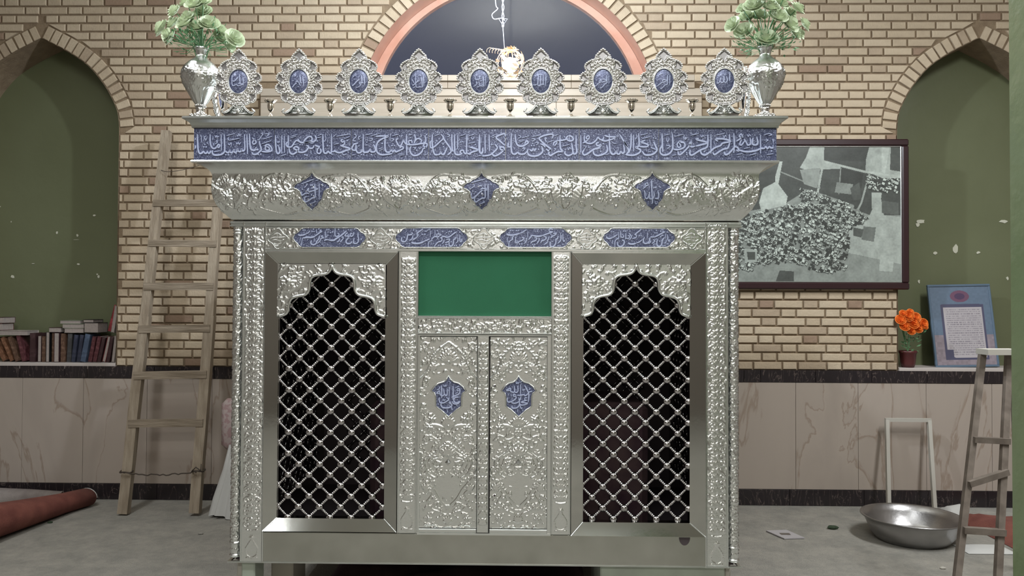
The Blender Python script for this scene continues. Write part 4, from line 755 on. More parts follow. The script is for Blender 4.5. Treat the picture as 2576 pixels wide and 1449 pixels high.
# window openings: bevelled mirror frames, ogee spandrels, ball lattices
rodm = MB(); prf = []
LR = .0451*math.sqrt(2)
for i in range(33):
    t = -LR/2+LR*i/32; e_ = abs(t)/(LR/2); prf.append((.0056+.013*max(0, e_-.42)**1.4+.0011*math.cos(i*math.pi/2), t))
rodm.lathe(prf, 8, axis='X'); rod_me = rodm.me(True); rod_me.materials.append(M['lattice'])
ballm = MB(); ballm.ball((0, 0, 0), .0172, 16, 10, (1.05, 1, .95)); ball_me = ballm.me(True); ball_me.materials.append(M['lattice'])
LY = YB+.052
ARCH = [(0, 667), (5, 680), (12, 687), (24, 690.5), (42, 693), (52, 699), (56, 711), (58, 729), (67, 741), (89, 746), (102, 752), (108, 765), (110, 780), (116, 790), (133, 796)]
def window(xo0, xo1, yo0, yo1, xi0, xi1, yi0, yi1, cx, bx0, by0, lab):
    par = sp('window_frame', MB().box(bxx(xo0), bxx(xo1), YB-.010, YB-.004, bz(yo0)-.004, bz(yo0)+.002).me(), M['silver_smooth'], label=lab)
    O = [(bxx(xo0), bz(yo0)), (bxx(xo1), bz(yo0)), (bxx(xo1), bz(yo1)), (bxx(xo0), bz(yo1))]
    I = [(P(xi0, 1000, YB+.03).x, P(1220, yi0, YB+.03).z), (P(xi1, 1000, YB+.03).x, P(1220, yi0, YB+.03).z), (P(xi1, 1000, YB+.03).x, P(1220, yi1, YB+.03).z), (P(xi0, 1000, YB+.03).x, P(1220, yi1, YB+.03).z)]
    for i in range(4):
        j = (i+1) % 4; a, b, c_, d = O[i], O[j], I[j], I[i]
        mb = MB(); mb.add([(a[0], YB-.010, a[1]), (b[0], YB-.010, b[1]), (c_[0], YB+.03, c_[1]), (d[0], YB+.03, d[1])]+[(a[0], YB+.02, a[1]), (b[0], YB+.02, b[1]), (c_[0], YB+.07, c_[1]), (d[0], YB+.07, d[1])],
                          [(0, 1, 2, 3), (4, 5, 6, 7), (0, 1, 5, 4), (1, 2, 6, 5), (2, 3, 7, 6), (3, 0, 4, 7)]); sub('bevel_strip', mb.me(), M['steel'], par)
        sub('mitre_seam', MB().tube([(a[0], YB-.011, a[1]), (d[0], YB+.029, d[1])], .0022, 6).me(), M['silver_smooth'], par)
    # spandrel plate
    YS = YB+.026; toX = lambda px: P(px, 730, YS).x; toZ = lambda py: P(cx, py, YS).z
    x0, x1, z0, z1 = toX(xi0-2), toX(xi1+2), toZ(799), toZ(yi0-3)
    c = Canvas(x1-x0, z1-z0, .0024); c.sym = True
    c.ros(.050, c.H-.075, .036, 8, .0055); c.palm(.050, c.H-.115, .045, math.pi/2+.2, 7, .004); c.fill(0, c.W/2, 0, c.H, 150, .020, .0036, rg)
    arcp = smooth_pts([(a, b) for a, b in ARCH], 5); ax = np.array([p[0] for p in arcp]); ay = np.array([p[1] for p in arcp])
    me = c.panel(x0, YS, z0)
    co = np.zeros(len(me.vertices)*3); me.vertices.foreach_get('co', co); co = co.reshape(-1, 3)
    hx = np.abs(co[:, 0]-toX(cx))/KB*YB/YS; hw = np.interp([proj_y for proj_y in np.linspace(0, 0, 1)], [0], [0])
    zlim = np.interp(np.clip(hx, 0, 133), ax, np.array([toZ(q) for q in ay])); inside = co[:, 2] < zlim
    import bmesh
    b = bmesh.new(); b.from_mesh(me); b.verts.ensure_lookup_table()
    kill = [f_ for f_ in b.faces if all(inside[v_.index] for v_ in f_.verts)]; bmesh.ops.delete(b, geom=kill, context='FACES'); b.to_mesh(me); b.free()
    sp_ = sp('spandrel_plate', me, M['silver'], label='embossed plate with a multi-lobed ogee cut-out'); path = [(-a, b_) for a, b_ in arcp[::-1]]+arcp[1:]
    sub('arch_moulding', MB().tube([(toX(cx+a), YS-.002, toZ(b_)) for a, b_ in path], .0068, 8).me(True), M['silver_smooth'], sp_)
    sub('backing', MB().box(x0, x1, YS+.01, YS+.012, toZ(690), z1).me(), M['darkin'], sp_) if 0 else None
    # lattice
    lat = sp('lattice_screen', MB().box(I[0][0]-.004, I[0][0]+.001, LY-.01, LY+.01, I[2][1], I[0][1]).me(), M['lattice'], label=lab.replace('bevelled mirror-steel frame of', 'ball-jointed lattice of'))
    lat_off = -Vector(sh.location)
    p0 = P(bx0, by0, LY); pt = .0902; nodes = []
    xlo, xhi = I[0][0]-.002, I[1][0]+.002; ztop = I[0][1]
    def hid(x, z_):
        hx = abs(x-P(cx, 730, LY).x)/KB*YB/LY; lim = float(np.interp(min(hx, 133), ax, [P(cx, q, LY).z for q in ay])); return z_ > lim+.018
    for j in range(27):
        z_ = p0.z+j*.0451
        if z_ > ztop: break
        for i in range(-4, 9):
            x = p0.x+i*pt+(pt/2 if j % 2 else 0)
            if xlo <= x <= xhi and not hid(x, z_): nodes.append((x, z_, j))
            if xlo-pt/2 < x < xhi+pt/2:
                for s_ in (1, -1):               # rods upward
                    mx_, mz = x+s_*pt/4, z_+.0451/2
                    if xlo <= mx_ <= xhi and not hid(mx_, mz) and mz < ztop:
                        r_ = sub('lattice_rod', rod_me, None, lat); r_.location = (mx_, LY+.002, mz); r_.rotation_euler = (0, -s_*math.pi/4, 0)
    for x, z_, j in nodes:
        o = sub('lattice_ball', ball_me, None, lat); o.location = (x, LY, z_)
window(666, 1000, 634, 1340, 699, 968, 667, 1308, 835.6, 724.3, 1300, 'bevelled mirror-steel frame of the left window')
window(1437, 1774, 634, 1344, 1467, 1735, 668, 1311, 1600.5, 1489, 1304, 'bevelled mirror-steel frame of the right window')

# centre bay
sp('green_panel', MB().box(bxx(1051), bxx(1386), YB+.012, YB+.02, bz(796, -.01), bz(630, -.01)).me(), M['green_cloth'], label='plain green cloth panel above the doors')
for ya, yb, pr in ((795, 797.5, .006), (798, 801, .010), (838, 841, .008), (842, 846, .004)):
    sp('lintel_bead', MB().box(bxx(1049), bxx(1387), YB-pr, YB+.02, bz(yb), bz(ya), .0015).me(), M['silver_smooth'])
c = Canvas(bxx(1386)-bxx(1050), bz(800)-bz(839), .0026); c.fill(0, c.W, .004, c.H-.004, 270, .018, .0042, rg); sp('door_lintel', c.panel(bxx(1050), YB+.004, bz(839)), M['silver'], label='embossed strip above the doors')
def door(x0p, x1p, key, medc, lab, holes):
    y0p, y1p = 848, 1330; x0, x1 = bxx(x0p), bxx(x1p); z0, z1 = bz(y1p), bz(y0p); Y = YB+.008
    c = Canvas(x1-x0, z1-z0, .0023); c.sym = True; k_ = c.W/142; g = random.Random(x0p)
    q = lambda x, y: (x*k_, c.H-y*k_)
    Cc = lambda pts, w_, h: c.curve([q(*p) for p in pts], w_*k_, h)
    Cc([(1, 104), (20, 80), (29, 52), (48, 30), (71, 12)], 3.4, .0042); Cc([(3, 20), (12, 14), (20, 22), (10, 30)], 3, .003)
    c.palm(*q(71, 62), .055, math.pi/2, 9, .0050); c.ros(*q(71, 45), .016, 6, .006); c.palm(*q(36, 82), .034, 2.2, 6, .0045)
    c.palm(*q(71, 222), .045, math.pi/2, 9, .006); c.ros(*q(30, 205), .020, 7, .006); c.ros(*q(24, 226), .017, 6, .0055); c.leaf(*q(60, 226), .05, .014, 2.9, .004)
    Cc([(71, 262), (52, 276), (34, 292), (14, 308), (14, 326), (24, 342), (40, 352)], 3.0, .004); Cc([(71, 274), (50, 288), (30, 300), (22, 316), (32, 336), (52, 346), (66, 340)], 2.4, .0032)
    c.palm(*q(71, 296), .042, math.pi/2, 7, .0055); c.scroll(*q(45, 316), .026, 1, 1, .005, .004); c.scroll(*q(50, 338), .014, 4, -1, .004, .003)
    Cc([(8, 260), (24, 246), (44, 256), (60, 250)], 2.4, .0035); Cc([(2, 330), (14, 356), (34, 378), (50, 404), (71, 424)], 2.6, .0032)
    Cc([(10, 372), (30, 392), (20, 412), (34, 430), (60, 440), (71, 460)], 2.6, .0032); c.palm(*q(12, 380), .03, .9, 6, .0045); c.palm(*q(71, 462), .03, math.pi/2, 7, .004)
    c.ros(*q(24, 452), .016, 6, .0045); c.ros(*q(36, 402), .011, 5, .004); c.scroll(*q(44, 420), .016, 0, 1, .004, .003)
    def clear(x, z_):
        X_, Yy = x/k_, (c.H-z_)/k_
        if math.hypot((X_-71)/54, (Yy-150)/62) < 1: return False
        if 344 < Yy < 400 and X_ > 71-(Yy-344)*.0-34: return rg.random() < .15
        return True
    c.fill(0, c.W/2, 0, c.H, 430, .0155, .0038, g, clear)
    par = sp('door_leaf', c.panel(x0, Y, z0), M['silver'], label=lab)
    sub('door_core', MB().box(x0, x1, Y+.003, Y+.024, z0, z1).me(), M['silver_matte'], par)
    hc = [((x-430)/9.908, (y-610)/9.908) for x, y in mirror([(430, 85), (500, 185), (570, 240), (690, 270), (800, 355), (885, 480), (795, 545), (772, 640), (772, 860), (700, 930), (640, 965), (560, 1040), (430, 1150)], 430)]
    mp = lambda px, py, h=0.0: P(px, py, Y-.003-h)
    o, L3 = plaque(sh, 'door_medallion', [(medc[0]+x, medc[1]+y) for x, y in hc], mp, 3.4, .008, label=lab.replace('door', 'door medallion'))
    sub('enamel_plate', fill_plate(L3, mp, None, .003), M['enamel'], o); sub('lettering', lettering(key, lambda x, y, h: P(x, y, Y-.0066-h), .0024), M['letter'], o)
    cx_, cz_ = (x0+x1)/2, c.H-(1161-848)*k_+z0; mb = MB(); r_ = .013
    mb.add([(cx_-r_, Y-.006, cz_), (cx_, Y-.006, cz_-r_), (cx_+r_, Y-.006, cz_), (cx_, Y-.006, cz_+r_), (cx_, Y-.018, cz_)], [(0, 1, 4), (1, 2, 4), (2, 3, 4), (3, 0, 4)]); sub('stud', mb.me(), M['chrome'], par)
    for hx_, hy in holes: p = P(hx_, hy, Y); sub('screw_hole', MB().lathe([(.0042, 0), (.0042, .004)], 12).me(), M['darkin'], par).matrix_basis = Matrix.Translation((p.x, Y-.0015, p.z)) @ Matrix.Rotation(math.pi/2, 4, 'X')
    sub('kick_strip', MB().box(x0-.003, x1+.003, Y-.012, Y+.01, bz(1341), bz(1331), .003).me(), M['silver_smooth'], par, 'bright ribbed strip at the foot of the door')
door(1056, 1199, 'D1', (1128.4, 996.5), 'left embossed silver door with blue medallion', [])
door(1233, 1376, 'D2', (1305, 996.5), 'right embossed silver door with blue medallion', [(1245, 970.5), (1244, 1246)])
strip(1201, 1230, 846, 1340, .006, 31, 2.5, 'door_astragal', .020, False)
for xa, xb in ((1051, 1056), (1376.5, 1386)): sp('door_jamb', MB().box(bxx(xa), bxx(xb), YB-.002, YB+.03, bz(1342), bz(845), .001).me(), M['silver_smooth'])
sp('door_threshold', MB().box(bxx(1051), bxx(1386), YB-.004, YB+.03, bz(1346), bz(1341)).me(), M['silver_smooth'])
sp('door_gap', MB().box(bxx(1056), bxx(1376), YB+.034, YB+.038, bz(1341), bz(846)).me(), M['darkin'])

# inside, sides and back
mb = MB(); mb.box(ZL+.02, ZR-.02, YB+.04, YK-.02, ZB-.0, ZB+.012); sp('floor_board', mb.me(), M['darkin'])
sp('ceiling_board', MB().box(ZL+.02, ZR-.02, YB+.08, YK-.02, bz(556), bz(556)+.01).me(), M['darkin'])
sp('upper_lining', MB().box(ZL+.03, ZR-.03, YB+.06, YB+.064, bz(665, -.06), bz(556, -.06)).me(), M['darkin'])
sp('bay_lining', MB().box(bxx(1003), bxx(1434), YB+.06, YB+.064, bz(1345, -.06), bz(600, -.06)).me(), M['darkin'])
sp('tomb_cover', MB().box(-.75, .58, YB+.45, YB+1.0, ZB+.012, ZB+.62, .03).me(), M['purple_cloth'], label='dark covered tomb inside the cage')
def mini(a, b, fixed, axis, z0, z1):
    mb = MB(); pt = .09; n = int((b-a)/pt*2); nz = int((z1-z0)/pt*2)
    for i in range(n+1):
        for j in range(nz+1):
            if (i+j) % 2: continue
            u, z_ = a+i*pt/2, z0+j*pt/2; q = (u, fixed, z_) if axis == 'x' else (fixed, u, z_); mb.ball(q, .014, 6, 4)
            for s_ in (1, -1):
                if 0 <= i+s_ <= n and j < nz:
                    e = (u+s_*pt/2, fixed, z_+pt/2) if axis == 'x' else (fixed, u+s_*pt/2, z_+pt/2); mb.tube([q, e], .0062, 5)
    return mb.me(True)
for X_ in (ZL+.06, ZR-.06): sp('side_lattice', mini(YB+.25, YK-.25, X_, 'y', ZB+.15, bz(680)), M['lattice'], kind='stuff')
sp('rear_lattice', mini(ZL+.2, ZL+.75, YK-.06, 'x', ZB+.15, bz(680)), M['lattice'], kind='stuff'); sp('rear_lattice', mini(ZR-.75, ZR-.2, YK-.06, 'x', ZB+.15, bz(680)), M['lattice'], kind='stuff')
for X_ in (ZL+.03, ZR-.05):
    for (ya, yb, za, zb) in ((YB+.05, YK-.05, ZB, ZB+.16), (YB+.05, YK-.05, bz(680), bz(556)), (YB+.05, YB+.26, ZB+.15, bz(670)), (YK-.26, YK-.05, ZB+.15, bz(670))):
        sp('side_panel', MB().box(X_, X_+.02, ya, yb, za, zb).me(), M['plinth'])
for (xa, xb, za, zb) in ((ZL+.05, ZR-.05, ZB, ZB+.16), (ZL+.05, ZR-.05, bz(680), bz(556)), (ZL+.05, ZL+.21, ZB+.15, bz(670)), (ZR-.21, ZR-.05, ZB+.15, bz(670)), (ZL+.74, ZR-.74, ZB+.15, bz(670))):
    sp('rear_panel', MB().box(xa, xb, YK-.04, YK-.02, za, zb).me(), M['plinth'])

sp('rear_blackout', MB().box(ZL+.04, ZR-.04, YK-.045, YK-.041, ZB, bz(556)).me(), M['darkin'])  # added dark sheet that keeps the cage interior in shade
for X_ in (ZL+.028, ZR-.030): sp('side_blackout', MB().box(X_, X_+.002, YB+.06, YK-.04, ZB, bz(556)).me(), M['darkin'])  # added dark sheets shading the interior at both sides
# blocks the cage stands on
def block(x0, x1, y0, y1, z1, m, label, name='support_block', cat='block', bev=.006):
    t = obj(name, MB().box(-(x1-x0)/2, (x1-x0)/2, -(y1-y0)/2, (y1-y0)/2, 0, z1, bev).me(), m, label=label, loc=((x0+x1)/2, (y0+y1)/2, 0)); t['category'] = cat; return t
block(bxx(607), bxx(641), YB+.02, YB+.14, ZB-.001, M['pale_green'], 'narrow pale green block under the left corner of the shrine')
block(bxx(589), bxx(606), YB+.05, YB+.2, ZB-.001, M['white_paint'], 'thin off-white upright beside the left pale green block')
block(bxx(643), bxx(702), YB+.22, YB+.42, ZB-.001, M['plaster'], 'dull plaster block set back under the left side of the shrine')
block(bxx(1513), bxx(1828), YB+.03, YB+.5, ZB-.001, M['pale_green'], 'wide pale green slab under the right side of the shrine')
block(bxx(1830), bxx(1846), YB+.05, YB+.2, ZB-.001, M['white_paint'], 'thin off-white upright under the right corner of the shrine')
block(ZL+.1, ZR-.1, YK-.25, YK-.1, ZB-.001, M['plaster_dark'], 'long dark beam under the back of the shrine', 'support_beam', 'beam')
rug = MB(); nx_, ny_ = 30, 14; v = []
for j in range(ny_):
    for i in range(nx_):
        x = -1.0+1.3*i/(nx_-1); y = YB+.12+.8*j/(ny_-1); e = min(i, nx_-1-i, j, ny_-1-j); v.append((x, y, .004+(.10+.06*noise.noise(Vector((x*5, y*5, 0))))*min(1, e/2)))
rug.add(v, [(j*nx_+i, j*nx_+i+1, (j+1)*nx_+i+1, (j+1)*nx_+i) for j in range(ny_-1) for i in range(nx_-1)])
o = obj('folded_rug', rug.me(True), M['purple_cloth'], label='dark purple rumpled rug on the floor under the shrine'); o['category'] = 'rug'

# ------------------------------------------------------------------ on top of the cage
FY = YB-.118; KF = P(1220, 200, FY).x-P(1219, 200, FY).x
FOUT = [(0, -83), (9, -75), (17, -66), (20, -57), (26, -55), (35, -51), (43, -45), (46, -38), (42, -29), (44, -24), (52, -20), (58, -12), (57, -5), (49, 1), (52, 6), (59, 12), (59, 22), (53, 29), (44, 31), (45, 37), (44, 45), (37, 52), (28, 53), (21, 58), (10, 60), (0, 61)]
LOBES = [math.atan2(-y, x) for x, y in ((0, -70), (38, -40), (-38, -40), (51, -8), (-51, -8), (52, 18), (-52, 18), (38, 43), (-38, 43))]
def r_of(outl):                                    # radius by angle for a star-shaped outline
    full = outl+[(-x, y) for x, y in outl[1:-1]][::-1]; a = [math.atan2(-y, x) for x, y in full]; r = [math.hypot(x, y) for x, y in full]
    o_ = sorted(zip(a, r)); a = [q[0] for q in o_]; r = [q[1] for q in o_]
    return lambda t: np.interp(t, [x-2*math.pi for x in a]+a+[x+2*math.pi for x in a], r*3)
def finial_meshes():
    ro = r_of(FOUT); nt, nr = 300, 34; T = np.linspace(-math.pi, math.pi, nt, endpoint=False)
    rin = 1/np.sqrt((np.cos(T)/25.5)**2+(np.sin(T)/32.5)**2); rt = ro(T)
    v = []; g = random.Random(2)
    gl = sum(np.exp(-((np.angle(np.exp(1j*(T-a))))/.12)**2) for a in LOBES); inner = rin+(rt-rin)*(.86-.46*np.clip(gl, 0, 1))
    for k in range(nr):
        s_ = k/(nr-1)
        for i in range(nt):
            r = rin[i]+(rt[i]-rin[i])*s_; t = T[i]
            d = r-rin[i]
            if d < 3.2: h = 5.5*math.sin(math.pi*min(1, d/3.2)*.9+.1)
            elif r < inner[i]:
                u = d*.32; h = 1.2+4.6*abs(math.sin(t*16+math.sin(u*1.1)*.9))*(.45+.55*abs(math.cos(u*1.15)))+2.5*noise.noise(Vector((r*math.cos(t)*.25, r*math.sin(t)*.25, 3)))
            elif s_ < .86: h = -.8
            else:
                e = (s_-.93)/.07; h = 4.6*math.sqrt(max(0, 1-e*e))*(.55+.45*abs(math.sin(t*34)))
            v.append((r*math.cos(t)*KF, -h*KF, r*math.sin(t)*KF))
    f = [(k*nt+i, k*nt+(i+1) % nt, (k+1)*nt+(i+1) % nt, (k+1)*nt+i) for k in range(nr-1) for i in range(nt)]
    b0 = len(v)
    for k in (nr-1, 0):
        for i in range(nt): r = rt[i] if k else rin[i]; v.append((r*math.cos(T[i])*KF, 5*KF, r*math.sin(T[i])*KF))
    f += [((nr-1)*nt+i, (nr-1)*nt+(i+1) % nt, b0+(i+1) % nt, b0+i) for i in range(nt)]+[(b0+i, b0+(i+1) % nt, b0+nt+(i+1) % nt, b0+nt+i) for i in range(nt)]
    body = MB(); body.add(v, f); rec = [k/(nr-1) < .86 and rin[i]+(rt[i]-rin[i])*k/(nr-1) >= inner[i]-1 for k in range(nr-1) for i in range(nt)]; body.mi = [1 if q else 0 for q in rec]+[0]*(len(f)-len(rec)); body = body.me(True, False)
    beads = MB(); full = FOUT+[(-x, y) for x, y in FOUT[1:-1]][::-1]; q = smooth_pts(full, 6, True); acc = 0; last = None
    for p in q:
        if last is None or math.hypot(p[0]-last[0], p[1]-last[1]) > 4.9: beads.ball((p[0]*KF*.975, -2.5*KF, -p[1]*KF*.975), 2.9*KF, 8, 5); last = p
    beads = beads.me(True)
    rim = MB(); ring_ = [(24.8*KF*math.cos(t), -3*KF, 31.6*KF*math.sin(t)) for t in np.linspace(0, 2*math.pi, 49)]; rim.tube(ring_, 1.9*KF, 8); rim = rim.me(True)
    dome = MB(); v = [(0, -5.5*KF, 0)]; f = []
    for k in range(1, 6):
        s_ = k/5
        for i in range(40): t = 2*math.pi*i/40; v.append((24*s_*KF*math.cos(t), -(5.5-4*s_*s_)*KF, 30.5*s_*KF*math.sin(t)))
    for i in range(40):
        f.append((0, 1+i, 1+(i+1) % 40))
        for k in range(4): f.append((1+k*40+i, 1+(k+1)*40+i, 1+(k+1)*40+(i+1) % 40, 1+k*40+(i+1) % 40))
    dome.add(v, f); dome = dome.me(True)
    ft = MB(); hl = [(0, -54), (11, -56), (14, -62), (19, -70), (28, -77), (38, -79), (37, -82), (33, -88), (34, -90), (0, -90)]
    ft.prism([(x*KF, z_*KF) for x, z_ in hl]+[(-x*KF, z_*KF) for x, z_ in hl[1:-1]][::-1], -2.2*KF, 4*KF)
    for s_ in (1, -1):
        for dd in (0, 4.5):
            ft.tube([(s_*x*KF, -3.2*KF, z_*KF) for x, z_ in smooth_pts([(12-dd*.4, -56-dd), (16, -64-dd*.9), (24, -73-dd*.8), (33, -78-dd*.7), (40, -78-dd*.3)], 4)], 1.7*KF, 6)
        sc = [(s_*(39-4.2*math.cos(t)*(1-t/12))*KF, -3.2*KF, (-73+5.2*math.sin(-t+1.2)*(1-t/12))*KF) for t in np.linspace(0, 7, 18)]; ft.tube(sc, 1.7*KF, 6)
    for k in range(26): a = g.uniform(-1, 1); z_ = g.uniform(-82, -60); ft.ball((a*(14-abs(z_+70)*.35)*KF, -2.4*KF, z_*KF), g.uniform(1.5, 3)*KF, 6, 4)
    for k in range(5): ft.tube([(-32*KF, -2.6*KF, -89.5*KF), (32*KF, -2.6*KF, -89.5*KF)], 1.5*KF, 6) if k == 0 else None
    ft.add([(-5*KF, -4*KF, -76*KF), (0, -4*KF, -83*KF), (5*KF, -4*KF, -76*KF), (0, -4*KF, -69*KF), (0, -6.5*KF, -76*KF)], [(0, 1, 4), (1, 2, 4), (2, 3, 4), (3, 0, 4)])
    foot = ft.me(True)
    base = MB(); base.box(-33*KF, 33*KF, -5*KF, 8*KF, -91*KF, -88*KF, .001); base = base.me()
    return body, beads, rim, dome, foot, base
FM = finial_meshes()
for m_, mt in zip(FM, ('chrome', 'chrome', 'silver_smooth', 'enamel', 'silver', 'silver_smooth')): m_.materials.append(M[mt])
FM[0].materials.append(M['dark_recess'])
fx = [(600, 'O1', 'first crest from the left, blue oval with the tall-stroked word'), (752, 'O2', 'second crest from the left, blue oval'), (903, 'O3', 'third crest from the left, blue oval'), (1053, 'O4', 'fourth crest from the left, blue oval'),
      (1207, 'O5', 'middle crest of the row, blue oval with a stacked word'), (1360.5, 'O6', 'crest with four upright strokes in its blue oval, just right of the glowing lamp'), (1516.5, 'O7', 'third crest from the right, blue oval'), (1669.5, 'O8', 'second crest from the right, blue oval'), (1822, 'O9', 'rightmost crest, beside the right vase, blue oval')]
labs = ['silver crest beside the left vase, first of the row, blue oval centre', 'silver crest second from the left, between the first two gilt cups', 'silver crest third from the left, in front of the brick and arch edge', 'silver crest fourth from the left, in front of the dark window',
        'silver crest in the middle of the row, left of the glowing lamp', 'silver crest just right of the glowing lamp, four upright strokes in its oval', 'silver crest third from the right, in front of the dark window', 'silver crest second from the right, at the foot of the orange arch', 'silver crest beside the right vase, last of the row']
PARTS = ('crest_body', 'bead_edge', 'oval_rim', 'enamel_oval', 'foot', 'base_plate')
for (px, key, _), lb in zip(fx, labs):
    rz = {'O9': -.10, 'O8': -.07, 'O7': -.04, 'O1': .05}.get(key, 0)
    loc = Vector((P(px, 250, FY).x, FY, ZT+91*KF)); t = thing('crest_finial', (loc.x, FY, ZT), lb, 'finial', 'crest finials along the top of the shrine', rz)
    for n_, m_ in zip(PARTS, FM): o = obj(n_, m_, None, t); o.location = (0, 0, 91*KF)
    cpx = {'O1': 600.5, 'O2': 752.8, 'O3': 904.2, 'O4': 1053.6, 'O5': 1208.3, 'O6': 1360.2, 'O7': 1512, 'O8': 1666, 'O9': 1826}[key]; cz = P(cpx, 200, FY)
    def t3(x, y, h, cpx=cpx):
        dx, dz = (x-cpx)*KF*.93, -(y-200.5)*KF*.93; r2 = (dx/(24*KF))**2+(dz/(30.5*KF))**2; return (dx, -(5.5-4*min(1, r2))*KF-.0006-h, dz)
    o = obj('lettering', lettering(key, t3, .0016), M['letter'], t); o.location = (0, 0, 91*KF)
for s_, px in ((-1, 548), (1, 1878)):
    t = thing('crest_finial', (P(px, 280, YB+.10).x, YB+.12, ZT), 'silver crest seen edge-on behind the %s vase' % ('left' if s_ < 0 else 'right'), 'finial', 'crest finials along the top of the shrine', s_*math.pi/2*.93)
    for n_, m_ in zip(PARTS, FM): o = obj(n_, m_, None, t); o.location = (0, 0, 91*KF)

# gilt candle cups
cup = MB(); pr = [(8, 0), (8.5, 1.5), (6, 4), (3, 8), (2, 12), (2.6, 14), (6, 17), (8.6, 22), (9, 30), (8.2, 34), (9.5, 35), (13, 38), (15.5, 41), (15.2, 42.5), (12, 40), (7.5, 36), (7, 28), (3, 20)]
cup.lathe([(r*KF, z_*KF*1.05) for r, z_ in pr], 24, mod=lambda a, k: 1+(.10*math.cos(a*8) if 11 <= k <= 14 else 0)); cme2 = cup.me(True)
cups = [681, 831, 982, 1132.5, 1283.5, 1436.5, 1588.5, 1741]
cl = ['first from the left, between the first two crests', 'between the second and third crests from the left', 'between the third and fourth crests from the left', 'just left of the middle crest', 'just right of the middle crest', 'third from the right of the row', 'second from the right of the row', 'last on the right, between the last two crests']
for px, l_ in zip(cups, cl):
    o = obj('candle_cup', cme2, M['gilt'], label='small gilt candle cup with scalloped rim, '+l_, loc=(P(px, 270, FY).x, FY, ZT)); o['category'] = 'candle cup'; o['group'] = 'gilt candle cups between the crests'

# vases and bouquets
def vase(px, lab, lean):
    t = thing('silver_vase', (P(px, 260, FY).x, FY+.03, ZT), lab, 'vase', 'silver vases at the ends of the shrine top'); k_ = KF*1.0
    pr = [(30, 0), (31, 3), (26, 7), (15, 10), (11, 16), (10, 22), (13, 27), (9, 30), (8, 33)]
    b = MB(); b.lathe([(r*k_, z_*k_) for r, z_ in pr], 40, mod=lambda a, k: 1+.07*math.cos(a*12)*(k < 7)); obj('foot', b.me(True), M['chrome'], t)
    nb, nzz = 150, 110; prb = smooth_pts([(8, 31), (13, 38), (22, 52), (32, 70), (41, 88), (46, 104), (46, 116), (43, 128), (35, 140), (24, 150), (16, 157), (13, 163), (15, 170)], 6)
    Ls = [0]
    for p, q in zip(prb[:-1], prb[1:]): Ls.append(Ls[-1]+math.hypot(q[0]-p[0], q[1]-p[1]))
    c = Canvas(.44, Ls[-1]*k_, .0030); g = random.Random(px)
    c.fill(0, .44, .085, .155, 420, .026, .0045, g); c.fill(0, .44, .155, .19, 60, .012, .002, g)
    for i in range(12): c.leaf(.44*i/12, .012, .075, .02, math.pi/2, .002)
    LsA = np.array(Ls)*k_; rA = np.array([p[0] for p in prb])*k_; zA = np.array([p[1] for p in prb])*k_
    me = c.mesh(lambda X, Z, A: ((np.interp(Z, LsA, rA)+A)*np.cos(X/.44*2*math.pi+2.5), (np.interp(Z, LsA, rA)+A)*np.sin(X/.44*2*math.pi+2.5), np.interp(Z, LsA, zA)))
    obj('body', me, M['silver'], t)
    b = MB(); b.lathe([(12*k_, 165*k_), (13*k_, 170*k_), (16*k_, 176*k_), (21*k_, 182*k_), (19*k_, 182.5*k_), (12*k_, 174*k_)], 32, mod=lambda a, k: 1+.05*math.cos(a*14)); obj('lip', b.me(True), M['silver_smooth'], t)
    b = MB()
    for i in range(16): a = 2*math.pi*i/16; b.ball((12*k_*math.cos(a), 12*k_*math.sin(a), 34*k_), 3*k_, 6, 4)
    obj('neck_bead_ring', b.me(True), M['chrome'], t); b = MB()
    for i in range(16): a = 2*math.pi*i/16; b.ball((24*k_*math.cos(a+.2), 24*k_*math.sin(a+.2), 8*k_), 3.2*k_, 6, 4)
    obj('foot_bead_ring', b.me(True), M['chrome'], t); t.rotation_euler = (0, lean, 0); return t
vase(497, 'tall silver vase holding pale roses, on the left end of the shrine top', 0); vase(1929, 'tall silver vase holding pale roses, on the right end of the shrine top', .01)
def rose_mesh(r, seed):
    g = random.Random(seed); mb = MB()
    for ring_, (n, tilt, rad) in enumerate(((3, .15, .34), (4, .42, .52), (5, .78, .78), (5, 1.15, 1.0))):
        for i in range(n):
            a0 = 2*math.pi*(i+.5*(ring_ % 2))/n+g.uniform(-.2, .2); v = []; f = []; w_ = .95
            for u in range(5):
                for q in range(5):
                    s_ = q/4; aa = a0+(u-2)/2*w_*(.55+.45*s_); bul = math.sin(s_*math.pi*.62); rr = r*rad*(bul*.95)+(.10*r if s_ == 1 else 0)
                    zz = r*(.15+s_*(1.15-.55*tilt))-(.10*r*tilt if s_ == 1 else 0)-.10*r*abs(u-2)/2*s_; v.append((rr*math.cos(aa), rr*math.sin(aa), zz*.8))
            f = [(u*5+q, u*5+q+1, (u+1)*5+q+1, (u+1)*5+q) for u in range(4) for q in range(4)]; mb.add(v, f)
    return mb.me(True, False)
ROS = [rose_mesh(1.0, s_) for s_ in range(4)]
for m_ in ROS: m_.materials.append(M['rose'])
